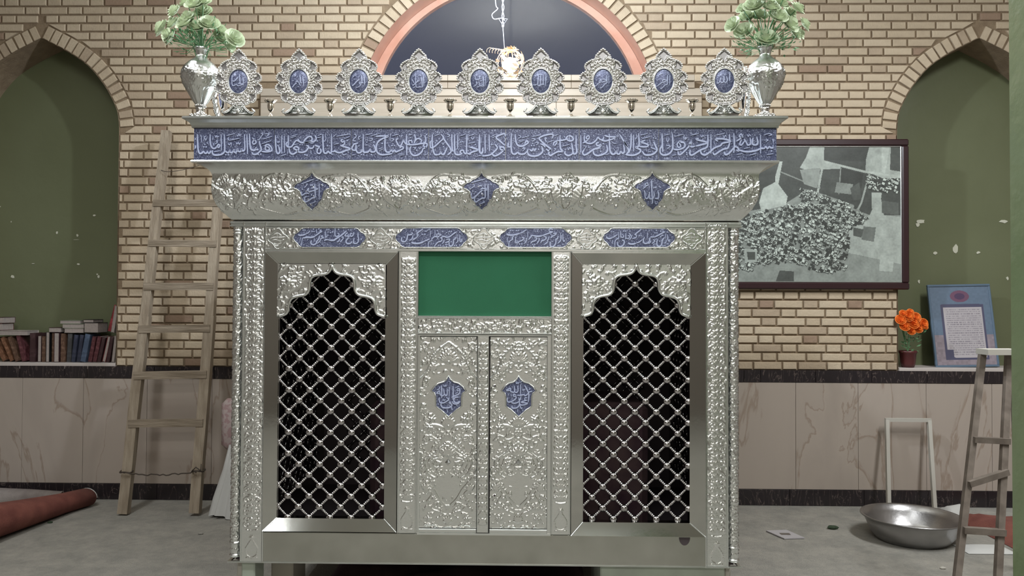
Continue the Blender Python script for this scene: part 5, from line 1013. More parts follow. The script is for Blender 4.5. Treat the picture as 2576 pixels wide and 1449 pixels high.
def bouquet(px, pts, lab, gx):
    base = Vector((P(px, 112, FY).x, FY+.03, ZT+176*KF)); t = thing('rose_bouquet', base, lab, 'flowers', 'bouquets of pale artificial roses'); g = random.Random(px); st = MB(); lf = MB()
    for (x, y, r) in pts:
        dy = g.uniform(-.05, .05); p = P(x, y, FY+dy)-base; d = Vector((p.x*7, -1+g.uniform(-.2, .5), .35+p.z*3+g.uniform(-.3, .3))).normalized(); o = obj('rose', ROS[g.randrange(4)], None, t); o.location = p-d*r*KF*.4; o.rotation_euler = d.to_track_quat('Z', 'Y').to_euler(); o.scale = (r*KF*1.38,)*3
        st.tube([(0, 0, -.10), (p.x*.25, p.y*.3, p.z*.4), tuple(p-d*r*KF*.35)], .0022, 5)
    for k in range(150):
        a = g.uniform(0, 2*math.pi); e = g.uniform(-.35, .9); L_ = g.uniform(.05, .125); c0 = Vector((math.cos(a)*math.cos(e), math.sin(a)*math.cos(e)*.7, math.sin(e)))*L_+Vector((0, 0, .035))
        if k < 60: c0.x *= 1.35; c0.z *= .5
        s_ = g.uniform(.012, .026); d = (c0.normalized()+Vector((g.uniform(-.5, .5), g.uniform(-.5, .5), g.uniform(-.3, .6)))).normalized(); q = d.orthogonal().normalized(); n_ = d.cross(q)
        lf.add([c0, c0+d*s_*.5+q*s_*.22, c0+d*s_*1.1+n_*s_*.15, c0+d*s_*.5-q*s_*.22, c0+d*s_*.5-n_*.002], [(0, 1, 4), (1, 2, 4), (2, 3, 4), (3, 0, 4)])
        if k % 3 == 0: lf.tube([(0, 0, 0), c0], .0008, 4)
    for k in range(40):
        a = g.uniform(0, 6.28); c0 = Vector((math.cos(a)*.07, math.sin(a)*.05, g.uniform(-.01, .05))); d = Vector((math.cos(a), math.sin(a)*.6, g.uniform(-.5, .4))).normalized()*g.uniform(.02, .05); lf.tube([c0, c0+d], .0011, 4)
    obj('stems', st.me(True), M['leaf'], t); obj('foliage', lf.me(False, False), M['leaf'], t, kind='stuff')
bouquet(500, [(408, 72, 19), (441, 30, 18), (466, 60, 20), (490, 12, 20), (512, 30, 18), (474, 45, 18), (497, 68, 18), (526, 60, 21), (552, 75, 16), (560, 95, 18), (590, 97, 20), (437, 60, 17), (430, 98, 17), (495, -12, 20), (510, 5, 17), (470, 8, 16), (578, 115, 12), (420, 88, 14)], 'bouquet of pale green roses in the left vase', 0)
bouquet(1929, [(1843, 62, 17), (1872, 78, 20), (1895, 15, 20), (1880, 42, 18), (1928, 98, 24), (1957, 42, 20), (1985, 62, 21), (2022, 62, 16), (1940, 20, 18), (1912, 40, 17), (1960, 10, 19), (2005, 22, 17), (1985, 35, 18), (2010, 85, 14), (1925, -5, 19), (1975, -10, 17), (1868, 22, 13), (2000, 88, 14)], 'bouquet of pale green roses in the right vase', 0)

# ------------------------------------------------------------------ lamp hanging behind the crests
LYY = 4.6; lp = P(1283, 158, LYY); kl = P(1284, 158, LYY).x-lp.x
t = thing('pendant_lamp', (lp.x, LYY, lp.z), 'glowing amber filigree pendant lamp on a thin cord in front of the dark window', 'lamp')
b = MB(); g = random.Random(4)
for k in range(70):
    a = g.uniform(0, 6.28); e = g.uniform(-1.2, 1.5); r = 36*kl; c0 = Vector((math.cos(a)*math.cos(e), math.sin(a)*math.cos(e), math.sin(e)))*r; d = Vector((-math.sin(a), math.cos(a), g.uniform(-.6, .6))).normalized(); nrm = c0.normalized(); q = nrm.cross(d)
    L_ = 11*kl; b.add([c0-d*L_, c0+q*L_*.4+nrm*.004, c0+d*L_, c0-q*L_*.4+nrm*.004], [(0, 1, 2, 3)])
obj('filigree_shade', b.me(True, False), M['crystal'], t)
b = MB()
for k in range(7):
    a = math.pi*k/7; b.tube([(34*kl*math.cos(a)*math.sin(s_), 34*kl*math.sin(a)*math.sin(s_), 34*kl*math.cos(s_)) for s_ in np.linspace(0, 2*math.pi, 25)], .0014, 5)
for k in range(6): b.tube([(-50*kl+k*7*kl+9*kl*math.cos(s_), -.01, 28*kl-k*1.0*kl+9*kl*math.sin(s_)) for s_ in np.linspace(.3, 3.4, 9)], .0013, 5)
obj('wire_cage', b.me(True), M['crystal'], t)
b = MB(); b.ball((0, 0, -6*kl), 19*kl, 18, 11); o = obj('bulb', b.me(True), M['glow'], t); o.visible_shadow = True
b = MB(); hk = P(1265, 68, LYY)-Vector((lp.x, LYY, lp.z)); top = P(1264, -160, LYY)-Vector((lp.x, LYY, lp.z))
b.tube([(-14*kl, 0, 33*kl), (hk.x, 0, hk.z)], .0022, 6); b.ball((hk.x, 0, hk.z+.004), .008, 8, 6); obj('cord', b.me(True), M['cord'], t)
b = MB()
for ph in (0, math.pi): b.tube([(hk.x+.006*math.cos(s_*1.1+ph), .006*math.sin(s_*1.1+ph), hk.z+.01+(CEIL-lp.z-hk.z-.01)*s_/60) for s_ in range(61)], .0028, 5)
obj('twisted_flex', b.me(True), M['cord'], t)
b = MB(); q = [P(x, y, LYY)-Vector((lp.x, LYY, lp.z)) for x, y in ((1243, -60), (1247, 10), (1252, 22), (1238, 36), (1243, 48), (1262, 46), (1270, 52))]
b.tube([Vector(p) for p in smooth_pts([tuple(x) for x in q], 5)], .0028, 6); b.tube([(q[5].x-.02, 0, q[5].z), (q[5].x+.035, 0, q[5].z-.004), (hk.x, 0, hk.z+.01), (q[5].x-.02, 0, q[5].z)], .0015, 5); obj('loose_wire', b.me(True), M['cord'], t)

# ------------------------------------------------------------------ things along the back wall
def ladder(name, lab, rails, rungs, w0, m, mr, ya, yb, ztie=None):
    """rails: two (top px, bottom px); the ladder leans between depth ya at the feet and yb at the top"""
    def pt(px, py, t): return P(px, py, ya+(yb-ya)*t)
    base = P(*rails[0][1], ya); base.z = 0; t = thing(name, base, lab, 'ladder')
    for (a, b) in rails:
        p, q = pt(*a, 1), pt(*b, 0); mb = MB(); n = 9
        for i in range(n): pass
        g = random.Random(int(a[0])); jt = .003 if name == 'wooden_ladder' else 0; pts = [p.lerp(q, i/(n-1))+Vector((g.uniform(-jt, jt), 0, 0)) for i in range(n)]
        for u, v_ in zip(pts[:-1], pts[1:]): mb.bar(u-base, v_-base, w0*(1+(.15*(v_.z < 1) if jt else 0)), w0*.8)
        obj('rail', mb.me(), m, t)
    (A, B), (C_, D_) = rails
    for (y, y2, th) in rungs:
        f0 = (y-A[1])/(B[1]-A[1]); f1 = (y2-C_[1])/(D_[1]-C_[1]); xa = A[0]+(B[0]-A[0])*f0; xb = C_[0]+(D_[0]-C_[0])*f1
        p, q = pt(xa, y, 1-f0), pt(xb, y2, 1-f1); d = (q-p).normalized()*(.02 if jt else .008); mb = MB(); mb.bar(p-d-base-Vector((0, .02, 0)), q+d-base-Vector((0, .02, 0)), th, .03); obj('rung', mb.me(), mr, t)
    return t, base
lt, lbase = ladder('wooden_ladder', 'weathered wooden ladder leaning on the brick wall left of the shrine', (((419, 330), (310, 1292)), ((563, 330), (491, 1290))), [(512, 512, .045), (612, 614, .045), (721, 721, .05), (828, 826, .05), (944, 941, .052), (1064, 1062, .05)], .058, M['old_wood'], M['rung_wood'], 5.08, 5.36)
g = random.Random(9)
b = MB(); p, q = P(318, 1186, 5.09), P(500, 1183, 5.09); pts = [p.lerp(q, i/24)-lbase+Vector((0, -.035+g.uniform(-.004, .004), -.018*math.sin(i/24*math.pi)+g.uniform(-.006, .006))) for i in range(25)]
b.tube(pts, .0042, 5)
for c0 in (p, q): b.tube([(c0-lbase+Vector((.04*math.cos(s_), .035*math.sin(s_), .004*math.sin(3*s_)))) for s_ in np.linspace(0, 6.4, 17)], .005, 5)
b.tube([q-lbase+Vector((-.03, -.04, .0)), q-lbase+Vector((.0, -.045, .03)), q-lbase+Vector((.04, -.045, .0))], .004, 5); b.tube([q-lbase+Vector((.03, -.04, .0)), q-lbase+Vector((.035, -.045, .05))], .003, 5)
obj('binding_wire', b.me(True), M['wire'], lt)
b = MB(); b.tube([Vector(x)-lbase for x in smooth_pts([tuple(P(405, 428, 5.3)), tuple(P(425, 432, 5.28)), tuple(P(470, 425, 5.3)), tuple(P(520, 410, 5.35))], 4)], .0022, 5); obj('loose_wire', b.me(True), M['wire'], lt)

rt_, rb_ = ladder('stepladder', 'scuffed grey-brown stepladder beside the green pillar on the right', (((2472, 884), (2402, 1500)), ((2538, 884), (2508, 1500))), [(1104, 1108, .026), (1214, 1186, .026), (1330, 1336, .028)], .029, M['grey_metal'], M['grey_metal'], 3.42, 3.75)
b = MB(); p, q = P(2464, 884, 3.74), P(2548, 884, 3.74); b.bar(p-rb_-Vector((0, .02, 0)), q-rb_-Vector((0, .02, 0)), .026, .10); obj('top_step', b.me(), M['white_paint'], rt_, 'pale top step')
for (a, b_) in (((2548, 905), (2566, 1480)),):
    mb = MB(); p, q = P(*a, 3.80), P(*b_, 4.22); q.z = max(q.z, .01); mb.bar(p-rb_, q-rb_, .024, .02); obj('back_leg', mb.me(), M['grey_metal'], rt_)

# books in the left niche
BK = {'b': (.16, .075, .04), 'm': (.085, .025, .03), 'd': (.045, .02, .022), 'g': (.05, .05, .052), 'n': (.03, .035, .06), 'u': (.07, .10, .16), 'r': (.22, .03, .035), 't': (.10, .055, .035), 'k': (.012, .012, .012), 'w': (.34, .30, .27), 'v': (.16, .19, .13)}
bm = {}
for k_, c_ in BK.items(): bm[k_] = mat('book_cover_'+k_, c_, .45, col2=tuple(min(1, x*1.9+.02) for x in c_), nscale=34 if k_ in 'btm' else 12, lo=.48, hi=.62)
NY = D+.05
books = [(8, -30, 12, 66, 'b', 0, 'slumped brown leather book at the left edge of the niche'), (27, -24, 11, 66, 'b', 0, 'brown book with gilt spots leaning left, second in the row'), (42, -19, 10, 66, 't', 0, 'gilt-patterned brown book leaning left, third in the row'), (58, -14, 12, 70, 'm', 0, 'dark maroon book with bright gilt spine, last of the leaning ones'),
         (79, 0, 16, 74, 'd', 0, 'thick very dark red book right of the leaning ones'), (95, 0, 10, 67, 'd', 1, 'book with pale page edge out, right of the thick dark one'), (106.5, 0, 11, 66, 't', 0, 'brown patterned book between two with page edges out'), (118, 0, 10, 77, 'k', 1, 'taller book with pale page edge and black cover mark'), (129, 0, 8, 75, 't', 0, 'thin plain brown upright book'),
         (141, 0, 14, 75, 'd', 1, 'thickest page-edge-out book in the row'), (156, 0, 13, 73, 't', 0, 'brown ornate spine right of the thickest pale one'), (170, 2, 13, 73, 'g', 0, 'dark grey upright book left of the blue ones'), (183, 6, 11, 70, 'n', 0, 'navy book with a light spot at its foot'), (195, 7, 11, 70, 'n', 0, 'plain navy book against the bright blue one'),
         (208, 10, 15, 72, 'u', 0, 'bright blue thick book leaning right'), (223, 10, 11, 66, 'm', 0, 'maroon ornate book just right of the blue one'), (234.5, 11, 11, 66, 'm', 0, 'second maroon ornate book right of the blue one'), (246, 11.5, 10, 64, 'd', 0, 'small dark book before the leaning pale one'), (257.5, 12, 9, 66, 'r', 1, 'leaning book with pinkish page edge'), (269.5, 9, 10, 66, 'd', 0, 'dark book in the corner gap'), (281, 6, 7, 68, 'w', 1, 'white-edged book against the right side of the niche')]
def book(name, loc, w_, h_, d_, cm, pages_out, lab, rot=(0, 0, 0), grp='books in the left niche'):
    t = thing(name, loc, lab, 'book', grp); t.rotation_euler = rot; e = .0022
    b = MB(); b.box(-w_/2, -w_/2+e, 0, d_, 0, h_); b.box(w_/2-e, w_/2, 0, d_, 0, h_)
    if pages_out: b.box(-w_/2, w_/2, d_-e, d_, 0, h_)
    else:
        b.box(-w_/2, w_/2, 0, e, 0, h_, .001)
        for q in (.15, .32, .75): b.box(-w_/2, w_/2, -.0015, 0, h_*q, h_*q+.003)
    obj('cover', b.me(), cm, t); b = MB(); b.box(-w_/2+e, w_/2-e, .003 if pages_out else e, d_-e if pages_out else d_-.003, .003, h_-.003); obj('pages', b.me(), M['pages'], t); return t
for (px, lean, w_, h_, c_, po, lab) in books:
    p = P(px, 913, NY); book('book', (p.x, NY+random.uniform(0, .02), LEDGE+.013+abs(math.sin(R(lean)))*w_*KW*.5), w_*KW*.92, h_*KW, .14, bm[c_], po, lab, (0, R(lean), 0))
def flatbook(x0, x1, ytop, ybot, c_, lab, dz=0):
    a, b_ = P(x0, ybot, NY), P(x1, ytop, NY); t = book('book', ((a.x+b_.x)/2, NY+.005, (a.z+b_.z)/2), b_.z-a.z, b_.x-a.x, .13, bm[c_], 1, lab, (0, math.pi/2, 0)); t.location.x = a.x; return t
for args in ((-20, 68, 832, 843, 'w', 'pale book lying flat on the leaning books at the left'), (121, 152, 824, 836, 'd', 'small dark-covered book lying on the row near its middle'), (160, 209, 826, 837, 'w', 'white-edged book, lowest of the flat stack'), (155, 210, 815, 825.5, 'v', 'white-edged book, middle of the flat stack'), (149, 201, 806, 814.5, 'v', 'greenish-edged book, topmost of the flat stack'), (210, 246, 812, 837, 'k', 'black bundle-like book lying beside the flat stack'), (208, 234, 804, 811.5, 'k', 'thin black book on the black bundle'), (-14, 8, 798, 813, 'd', 'dark book end at the far left edge, top of the left pile'), (-18, 4, 814, 831, 'm', 'maroon book end at the far left edge, lower in the left pile')): flatbook(*args)
p = P(273, 838, NY+.02); book('book', (p.x-.004, NY+.075, p.z+.006), 24*KW, 70*KW, .02, bm['r'], 0, 'tall red book standing on top of the row at the right', (0, R(14), 0))
p = P(283, 837, NY+.02); book('book', (p.x-.006, NY+.03, p.z), 8*KW, 70*KW, .10, bm['w'], 1, 'tall white-edged book on top of the row against the brick', (0, R(8), 0))

# framed aerial photograph
FX0, FX1 = P(1745, 540, D-.02).x, P(2286, 540, D-.03).x; FZ0, FZ1 = P(2100, 728, D-.03).z, P(2100, 350, D-.03).z; fw = .047
t = thing('framed_aerial_photo', ((FX0+FX1)/2, D-.03, (FZ0+FZ1)/2), 'large black and white aerial village photograph in a dark maroon frame on the brick wall', 'picture'); tc = Vector(t.location)
for (xa, xb, za, zb) in ((FX0, FX1, FZ1-fw, FZ1), (FX0, FX1, FZ0, FZ0+fw), (FX0, FX0+fw, FZ0+fw, FZ1-fw), (FX1-fw, FX1, FZ0+fw, FZ1-fw)):
    b = MB(); b.box(xa-tc.x, xb-tc.x, -.012, .026, za-tc.z, zb-tc.z, .008); obj('frame_side', b.me(), M['map_frame'], t)
for (xa, xb, za, zb) in ((FX0+fw, FX1-fw, FZ1-fw-.008, FZ1-fw), (FX0+fw, FX1-fw, FZ0+fw, FZ0+fw+.008), (FX1-fw-.008, FX1-fw, FZ0+fw, FZ1-fw)):
    b = MB(); b.box(xa-tc.x, xb-tc.x, -.002, .01, za-tc.z, zb-tc.z, .003); obj('inner_fillet', b.me(), M['silver_matte'], t)
def print_mesh(x0, x1, z0, z1, y, img):            # img: [rows from top, cols, 3] linear colours
    hh, ww = img.shape[:2]; xs = np.linspace(x0, x1, ww+1); zs = np.linspace(z1, z0, hh+1); X, Z = np.meshgrid(xs, zs); co = np.stack([X, np.full_like(X, y), Z], -1).reshape(-1, 3).astype(np.float32)
    i = np.arange(hh)[:, None]*(ww+1)+np.arange(ww)[None]; q = np.stack([i, i+ww+1, i+ww+2, i+1], -1).reshape(-1).astype(np.int32); me = bpy.data.meshes.new('print'); nf = hh*ww
    me.vertices.add(len(co)); me.vertices.foreach_set('co', co.ravel()); me.loops.add(len(q)); me.loops.foreach_set('vertex_index', q); me.polygons.add(nf); me.polygons.foreach_set('loop_start', np.arange(0, nf*4, 4, dtype=np.int32)); me.update()
    ca = me.color_attributes.new('Col', 'FLOAT_COLOR', 'CORNER'); c = np.ones((nf, 4, 4), np.float32); c[:, :, :3] = img.reshape(-1, 1, 3); ca.data.foreach_set('color', c.ravel()); return me
def paint_map():
    # canvas in the coordinates of the picture: x 1745..2270, y 368..712 at 0.6 px steps
    x0, x1, y0, y1, s_ = 1763, 2268, 368, 711, 1.15; ww, hh = int((x1-x0)/s_), int((y1-y0)/s_); X, Y = np.meshgrid(x0+s_*(np.arange(ww)+.5), y0+s_*(np.arange(hh)+.5)); rs = np.random.RandomState(5)
    img = np.full((hh, ww), .14); low = rs.rand(hh//12+2, ww//12+2); fine = rs.rand(hh//3+2, ww//3+2)
    def up(a, k): yy, xx = np.arange(hh)/k, np.arange(ww)/k; j, i = yy.astype(int), xx.astype(int); fy, fx_ = (yy-j)[:, None], (xx-i)[None]; return a[j][:, i]*(1-fy)*(1-fx_)+a[j+1][:, i]*fy*(1-fx_)+a[j][:, i+1]*(1-fy)*fx_+a[j+1][:, i+1]*fy*fx_
    def poly(pts, val, cs=True):
        pts = [(1860+x/1.958, y/1.958) for x, y in pts] if cs else pts; ins = np.zeros_like(img, bool); n = len(pts)
        for i in range(n):
            (xa, ya), (xb, yb) = pts[i], pts[(i+1) % n]
            if ya == yb: continue
            cnd = ((ya > Y) != (yb > Y)) & (X < (xb-xa)*(Y-ya)/(yb-ya)+xa); ins ^= cnd
        if val is not None: img[ins] = val
        return ins
    img[:] = .045
    sand = poly([(-300, 1050), (60, 1040), (220, 1010), (300, 960), (370, 1000), (560, 1030), (640, 1060), (800, 1060), (800, 1400), (-300, 1400)], .17)
    poly([(640, 1060), (690, 950), (710, 1060), (800, 1070), (800, 1300), (520, 1240), (540, 1110)], .25)
    for pts, v in (([(350, 725), (410, 725), (420, 800), (500, 815), (500, 835), (330, 840), (300, 830), (330, 780)], .26), ([(300, 840), (400, 830), (395, 900), (380, 930), (320, 910)], .18), ([(200, 800), (215, 800), (195, 910), (240, 970), (230, 1020), (190, 1040), (110, 1040), (100, 1000), (120, 930), (170, 905)], .30),
                   ([(640, 725), (800, 725), (800, 880), (700, 880), (620, 845), (625, 770)], .24), ([(700, 725), (740, 725), (715, 860), (700, 850)], .30), ([(745, 725), (800, 725), (800, 850), (740, 840)], .05), ([(415, 840), (500, 850), (500, 950), (430, 960), (405, 930)], .05), ([(500, 830), (610, 860), (600, 930), (500, 900)], .03), ([(480, 900), (560, 910), (550, 960), (470, 950)], .16), ([(545, 930), (590, 900), (600, 980), (560, 990)], .06),
                   ([(650, 950), (700, 950), (690, 1020), (650, 1030)], .24), ([(700, 990), (780, 1000), (780, 1060), (700, 1050)], .07), ([(610, 1115), (670, 1120), (660, 1190), (600, 1180)], .10), ([(560, 1120), (610, 1130), (600, 1170), (560, 1160)], .06), ([(420, 725), (640, 725), (620, 800), (420, 790)], .035), ([(0, 735), (180, 735), (180, 900), (90, 930), (0, 900)], .04)): poly(pts, v)
    def road(pts, w_, v):
        for (a, b) in zip(pts[:-1], pts[1:]): ax, ay, bx_, by_ = a[0], a[1], b[0], b[1]; l = math.hypot(bx_-ax, by_-ay); nx, ny = -(by_-ay)/l*w_/2, (bx_-ax)/l*w_/2; poly([(ax+nx, ay+ny), (bx_+nx, by_+ny), (bx_-nx, by_-ny), (ax-nx, ay-ny)], v)
    road([(415, 725), (410, 830), (385, 960)], 10, .26); road([(420, 800), (620, 850), (800, 875)], 11, .28); road([(640, 860), (600, 1000), (560, 1080)], 9, .22); road([(500, 830), (490, 960)], 6, .16); road([(205, 850), (400, 930)], 6, .17)
    vil = poly([(-300, 1080), (0, 1060), (120, 1040), (240, 1010), (300, 1010), (300, 930), (360, 940), (560, 1010), (640, 1080), (540, 1130), (530, 1330), (440, 1340), (350, 1330), (280, 1290), (100, 1300), (60, 1330), (-300, 1330)], None); vil2 = poly([(620, 870), (780, 880), (770, 950), (640, 940)], None)
    ang = R(-22); ca_, sa = math.cos(ang), math.sin(ang); ys, xs_ = np.nonzero(vil | vil2)
    img[vil] = .15
    for k in range(2000):
        j = rs.randint(len(ys)); cx, cy = X[ys[j], xs_[j]], Y[ys[j], xs_[j]]; a, b = rs.uniform(1.6, 5.5), rs.uniform(1.6, 4.5); u = (X-cx)*ca_-(Y-cy)*sa; v = (X-cx)*sa+(Y-cy)*ca_
        j0 = max(0, ys[j]-9); j1 = ys[j]+10; i0 = max(0, xs_[j]-9); i1 = xs_[j]+10; uu, vv = u[j0:j1, i0:i1], v[j0:j1, i0:i1]; sub_ = img[j0:j1, i0:i1]
        val = (.38, .30, .03, .035, .33)[rs.randint(5)]
        sub_[(abs(uu-.9) < a) & (abs(vv-1.2) < b)] = .025 if val > .1 else val; sub_[(abs(uu) < a*.85) & (abs(vv) < b*.75)] = val
        if val > .1 and rs.rand() < .5: sub_[(abs(uu) < a*.3) & (abs(vv) < b*.35)] = .03
    poly([(25, 1225), (90, 1230), (90, 1290), (30, 1290)], .22); poly([(40, 1240), (80, 1240), (80, 1280), (45, 1280)], .05)
    poly([(690, 1255), (760, 1255), (750, 1335), (685, 1330)], .27); poly([(200, 1330), (270, 1335), (270, 1385), (180, 1385)], .05)
    img = (img*1.5+.004)*(.72+.35*up(low, 12)+.22*up(fine, 3))
    return np.stack([img*.92, img*1.02, img*.93], -1)
mp_ = print_mesh(FX0+fw-.004-tc.x, FX1-fw+.004-tc.x, FZ0+fw-.004-tc.z, FZ1-fw+.004-tc.z, .004, paint_map()); obj('photograph', mp_, M['print'], t)
obj('backing', MB().box(FX0+fw-.006-tc.x, FX1-fw+.006-tc.x, .005, .012, FZ0+fw-.006-tc.z, FZ1-fw+.006-tc.z).me(), M['map_frame'], t)

# blue framed sheet and flower pot in the right niche
SY = D+.10; a, b_ = P(2350, 917, SY), P(2502, 709, SY); cw, ch = (P(2510, 917, SY).x-a.x), (b_.z-a.z)*1.01
t = thing('framed_sheet', ((a.x+P(2510, 917, SY).x)/2, SY-.02, LEDGE+.013), 'blue-grey framed sheet of lines leaning in the right niche', 'picture'); t.rotation_euler = (R(-9), R(-1.2), 0)
for (xa, xb, za, zb) in ((-cw/2, cw/2, ch-.016, ch), (-cw/2, cw/2, 0, .016), (-cw/2, -cw/2+.014, .016, ch-.016), (cw/2-.014, cw/2, .016, ch-.016)):
    b = MB(); b.box(xa, xb, -.008, .012, za, zb, .003); obj('frame_side', b.me(), M['blue_frame'], t)
def paint_sheet():
    ww, hh = 150, 196; X, Y = np.meshgrid(np.linspace(0, 1, ww), np.linspace(0, 1, hh)); im = np.zeros((hh, ww, 3)); im[:] = (.12, .17, .24); rs = np.random.RandomState(2)
    n_ = rs.rand(hh//6+2, ww//6+2); n_ = np.kron(n_, np.ones((6, 6)))[:hh, :ww]; im *= (.93+.14*n_)[..., None]
    bl = ((Y > .62) & ((X < .2) | (X > .86))) | (Y > .9); im[bl] = (.26, .22, .25); im[bl] *= (.85+.3*n_[bl])[:, None]
    d = np.hypot((X-.5)/.16, (Y-.13)/.075); im[d < 1] = (.15, .07, .12); im[d < .55] = (.075, .045, .10); im[(abs(X-.5) < .32) & (abs(Y-.245) < .015)] = (.07, .07, .12)
    fr = (X > .16) & (X < .88) & (Y > .235) & (Y < .93); im[fr] = (.075, .075, .13)
    sh_ = (X > .2) & (X < .85) & (Y > .27) & (Y < .905) & ~((X < .30) & (Y > .80+(.30-X)*.0)) ; sh_ &= ~(((X-.32)**2/.015+(Y-.78)**2/.014 > 1) & (X < .32) & (Y > .78)); im[sh_] = (.44, .41, .43)
    for k in range(22):
        y_ = .30+k*.0268; ln = sh_ & (abs(Y-y_) < .006) & (X > .24) & (X < .82); rr = rs.rand(ww)[None]*np.ones((hh, 1)); im[ln & (rr > .28)] = (.25, .23, .26)
    return im
obj('printed_sheet', print_mesh(-cw/2+.012, cw/2-.012, .012, ch-.012, -.001, paint_sheet()), M['print'], t); obj('backboard', MB().box(-cw/2+.01, cw/2-.01, .001, .008, .01, ch-.01).me(), M['blue_frame'], t)
PY = D+.055; pc = P(2284, 918, PY)
t = thing('potted_orange_flowers', (pc.x, PY, LEDGE+.013), 'dark red pot of orange artificial flowers in the right niche', 'flower pot'); kp = KW*1.015
b = MB(); b.lathe([(14*kp, 0), (17*kp, 10*kp), (19*kp, 34*kp), (21*kp, 36*kp), (21*kp, 41*kp), (17*kp, 41*kp), (16*kp, 34*kp)], 24); obj('pot', b.me(True), M['pot'], t)
lf = MB(); g = random.Random(3)
for k in range(60):
    a = g.uniform(0, 6.28); z_ = g.uniform(40, 92); r = g.uniform(2, 22+(z_-40)*.3); c0 = Vector((math.cos(a)*r*kp, -abs(math.sin(a))*r*kp*.8, z_*kp)); c0.x = max(c0.x, -.03); s_ = g.uniform(.02, .04); d = Vector((math.cos(a), math.sin(a), g.uniform(-.4, .9))).normalized(); q = d.orthogonal().normalized()
    lf.add([c0, c0+d*s_*.5+q*s_*.2, c0+d*s_, c0+d*s_*.5-q*s_*.2], [(0, 1, 2, 3)])
for k in range(7): lf.tube([(0, 0, 34*kp), (g.uniform(-14, 14)*kp, 0, 90*kp)], .002, 5)
obj('foliage', lf.me(False, False), M['leaf'], t, kind='stuff')
OR = [rose_mesh(1.0, s_+20) for s_ in range(2)]
for m_ in OR: m_.materials.append(M['orange_petal'])
for (x, y, r) in ((2262, 806, 14), (2280, 796, 15), (2298, 800, 14), (2316, 815, 14), (2292, 815, 16), (2272, 822, 14), (2305, 826, 13), (2288, 832, 12), (2268, 790, 10), (2322, 822, 9), (2286, 786, 9)):
    p = P(x+3, y, PY-.075)-Vector(t.location); o = obj('flower_head', OR[g.randrange(2)], None, t); o.location = p; d = Vector((p.x*2, -.8, .35+g.uniform(-.2, .2))).normalized(); o.rotation_euler = d.to_track_quat('Z', 'Y').to_euler(); o.scale = (r*kp,)*3

# inverted U of white tube against the right wall
t = thing('tube_frame', (P(2290, 1200, 5.33).x, 5.33, 0), 'white painted tube frame standing against the marble behind the basin', 'metal frame'); b0 = Vector(t.location)
pa, pb, pc_, pd = P(2236, 1272, 5.25), P(2231, 1056, 5.40), P(2337, 1057, 5.40), P(2352, 1277, 5.25); pa.z = pd.z = .012
b = MB(); b.bar(pa-b0, pb-b0, .024, .024); obj('leg', b.me(), M['white_paint'], t); b = MB(); b.bar(pd-b0, pc_-b0, .024, .024); obj('leg', b.me(), M['white_paint'], t)
b = MB(); b.bar(pb-b0-Vector((.012, 0, 0)), pc_-b0+Vector((.012, 0, 0)), .024, .024); obj('top_bar', b.me(), M['white_paint'], t)

# basin
bc = Vector((P(2294, 1320, 4.72).x, 4.72, 0)); RB = 117/1950*4.72
t = obj('metal_basin', MB().lathe([(RB*.66, 0), (RB*.70, .003), (RB*.80, .035), (RB*.90, .10), (RB*.95, .135), (RB*1.0, .142), (RB*1.01, .138), (RB*1.005, .146), (RB*.955, .142), (RB*.89, .104), (RB*.79, .04), (RB*.68, .008), (.01, .006)], 56).me(True), M['aluminium'], label='wide dull aluminium basin on the floor in front of the tube frame', loc=bc); t['category'] = 'basin'

# paper and rubble on the floor
c0 = FL(1975, 1347); b = MB(); q = [FL(1927, 1338), FL(1978, 1336), FL(2024, 1356), FL(1973, 1358)]; b.add([p-c0+Vector((0, 0, .003)) for p in q]+[p-c0+Vector((0, 0, .009)) for p in q], [(0, 1, 2, 3), (7, 6, 5, 4), (0, 4, 5, 1), (1, 5, 6, 2), (2, 6, 7, 3), (3, 7, 4, 0)])
t = obj('booklet', b.me(), M['paper'], label='white printed leaflet lying on the floor right of the shrine', loc=c0); t['category'] = 'leaflet'
o = obj('picture_spot', MB().box(-.03, .03, -.02, .02, .009, .0095).me(), M['aluminium'], t)
def lump(px, py, s_, m, lab, cat='rubble', name='rubble_piece', fl=.5):
    c = FL(px, py); b = MB(); b.ball((0, 0, s_*fl*.9), s_, 9, 6, (1.5, .9, fl)); b.v = [v+Vector((noise.noise(v*60), noise.noise(v*60+Vector((5, 0, 0))), 0))*s_*.35 for v in b.v]; o = obj(name, b.me(), m, label=lab, loc=c); o['category'] = cat
lump(2095, 1331, .024, M['soil'], 'small dark crumb on the floor between leaflet and basin'); lump(126, 1316, .012, M['soil'], 'dark crumb on the floor just right of the rolled red carpet'); lump(505, 1344, .012, M['cement'], 'small pale crumb on the floor left of the shrine'); lump(2372, 1431, .012, M['white_paint'], 'white crumb near the foot of the stepladder')

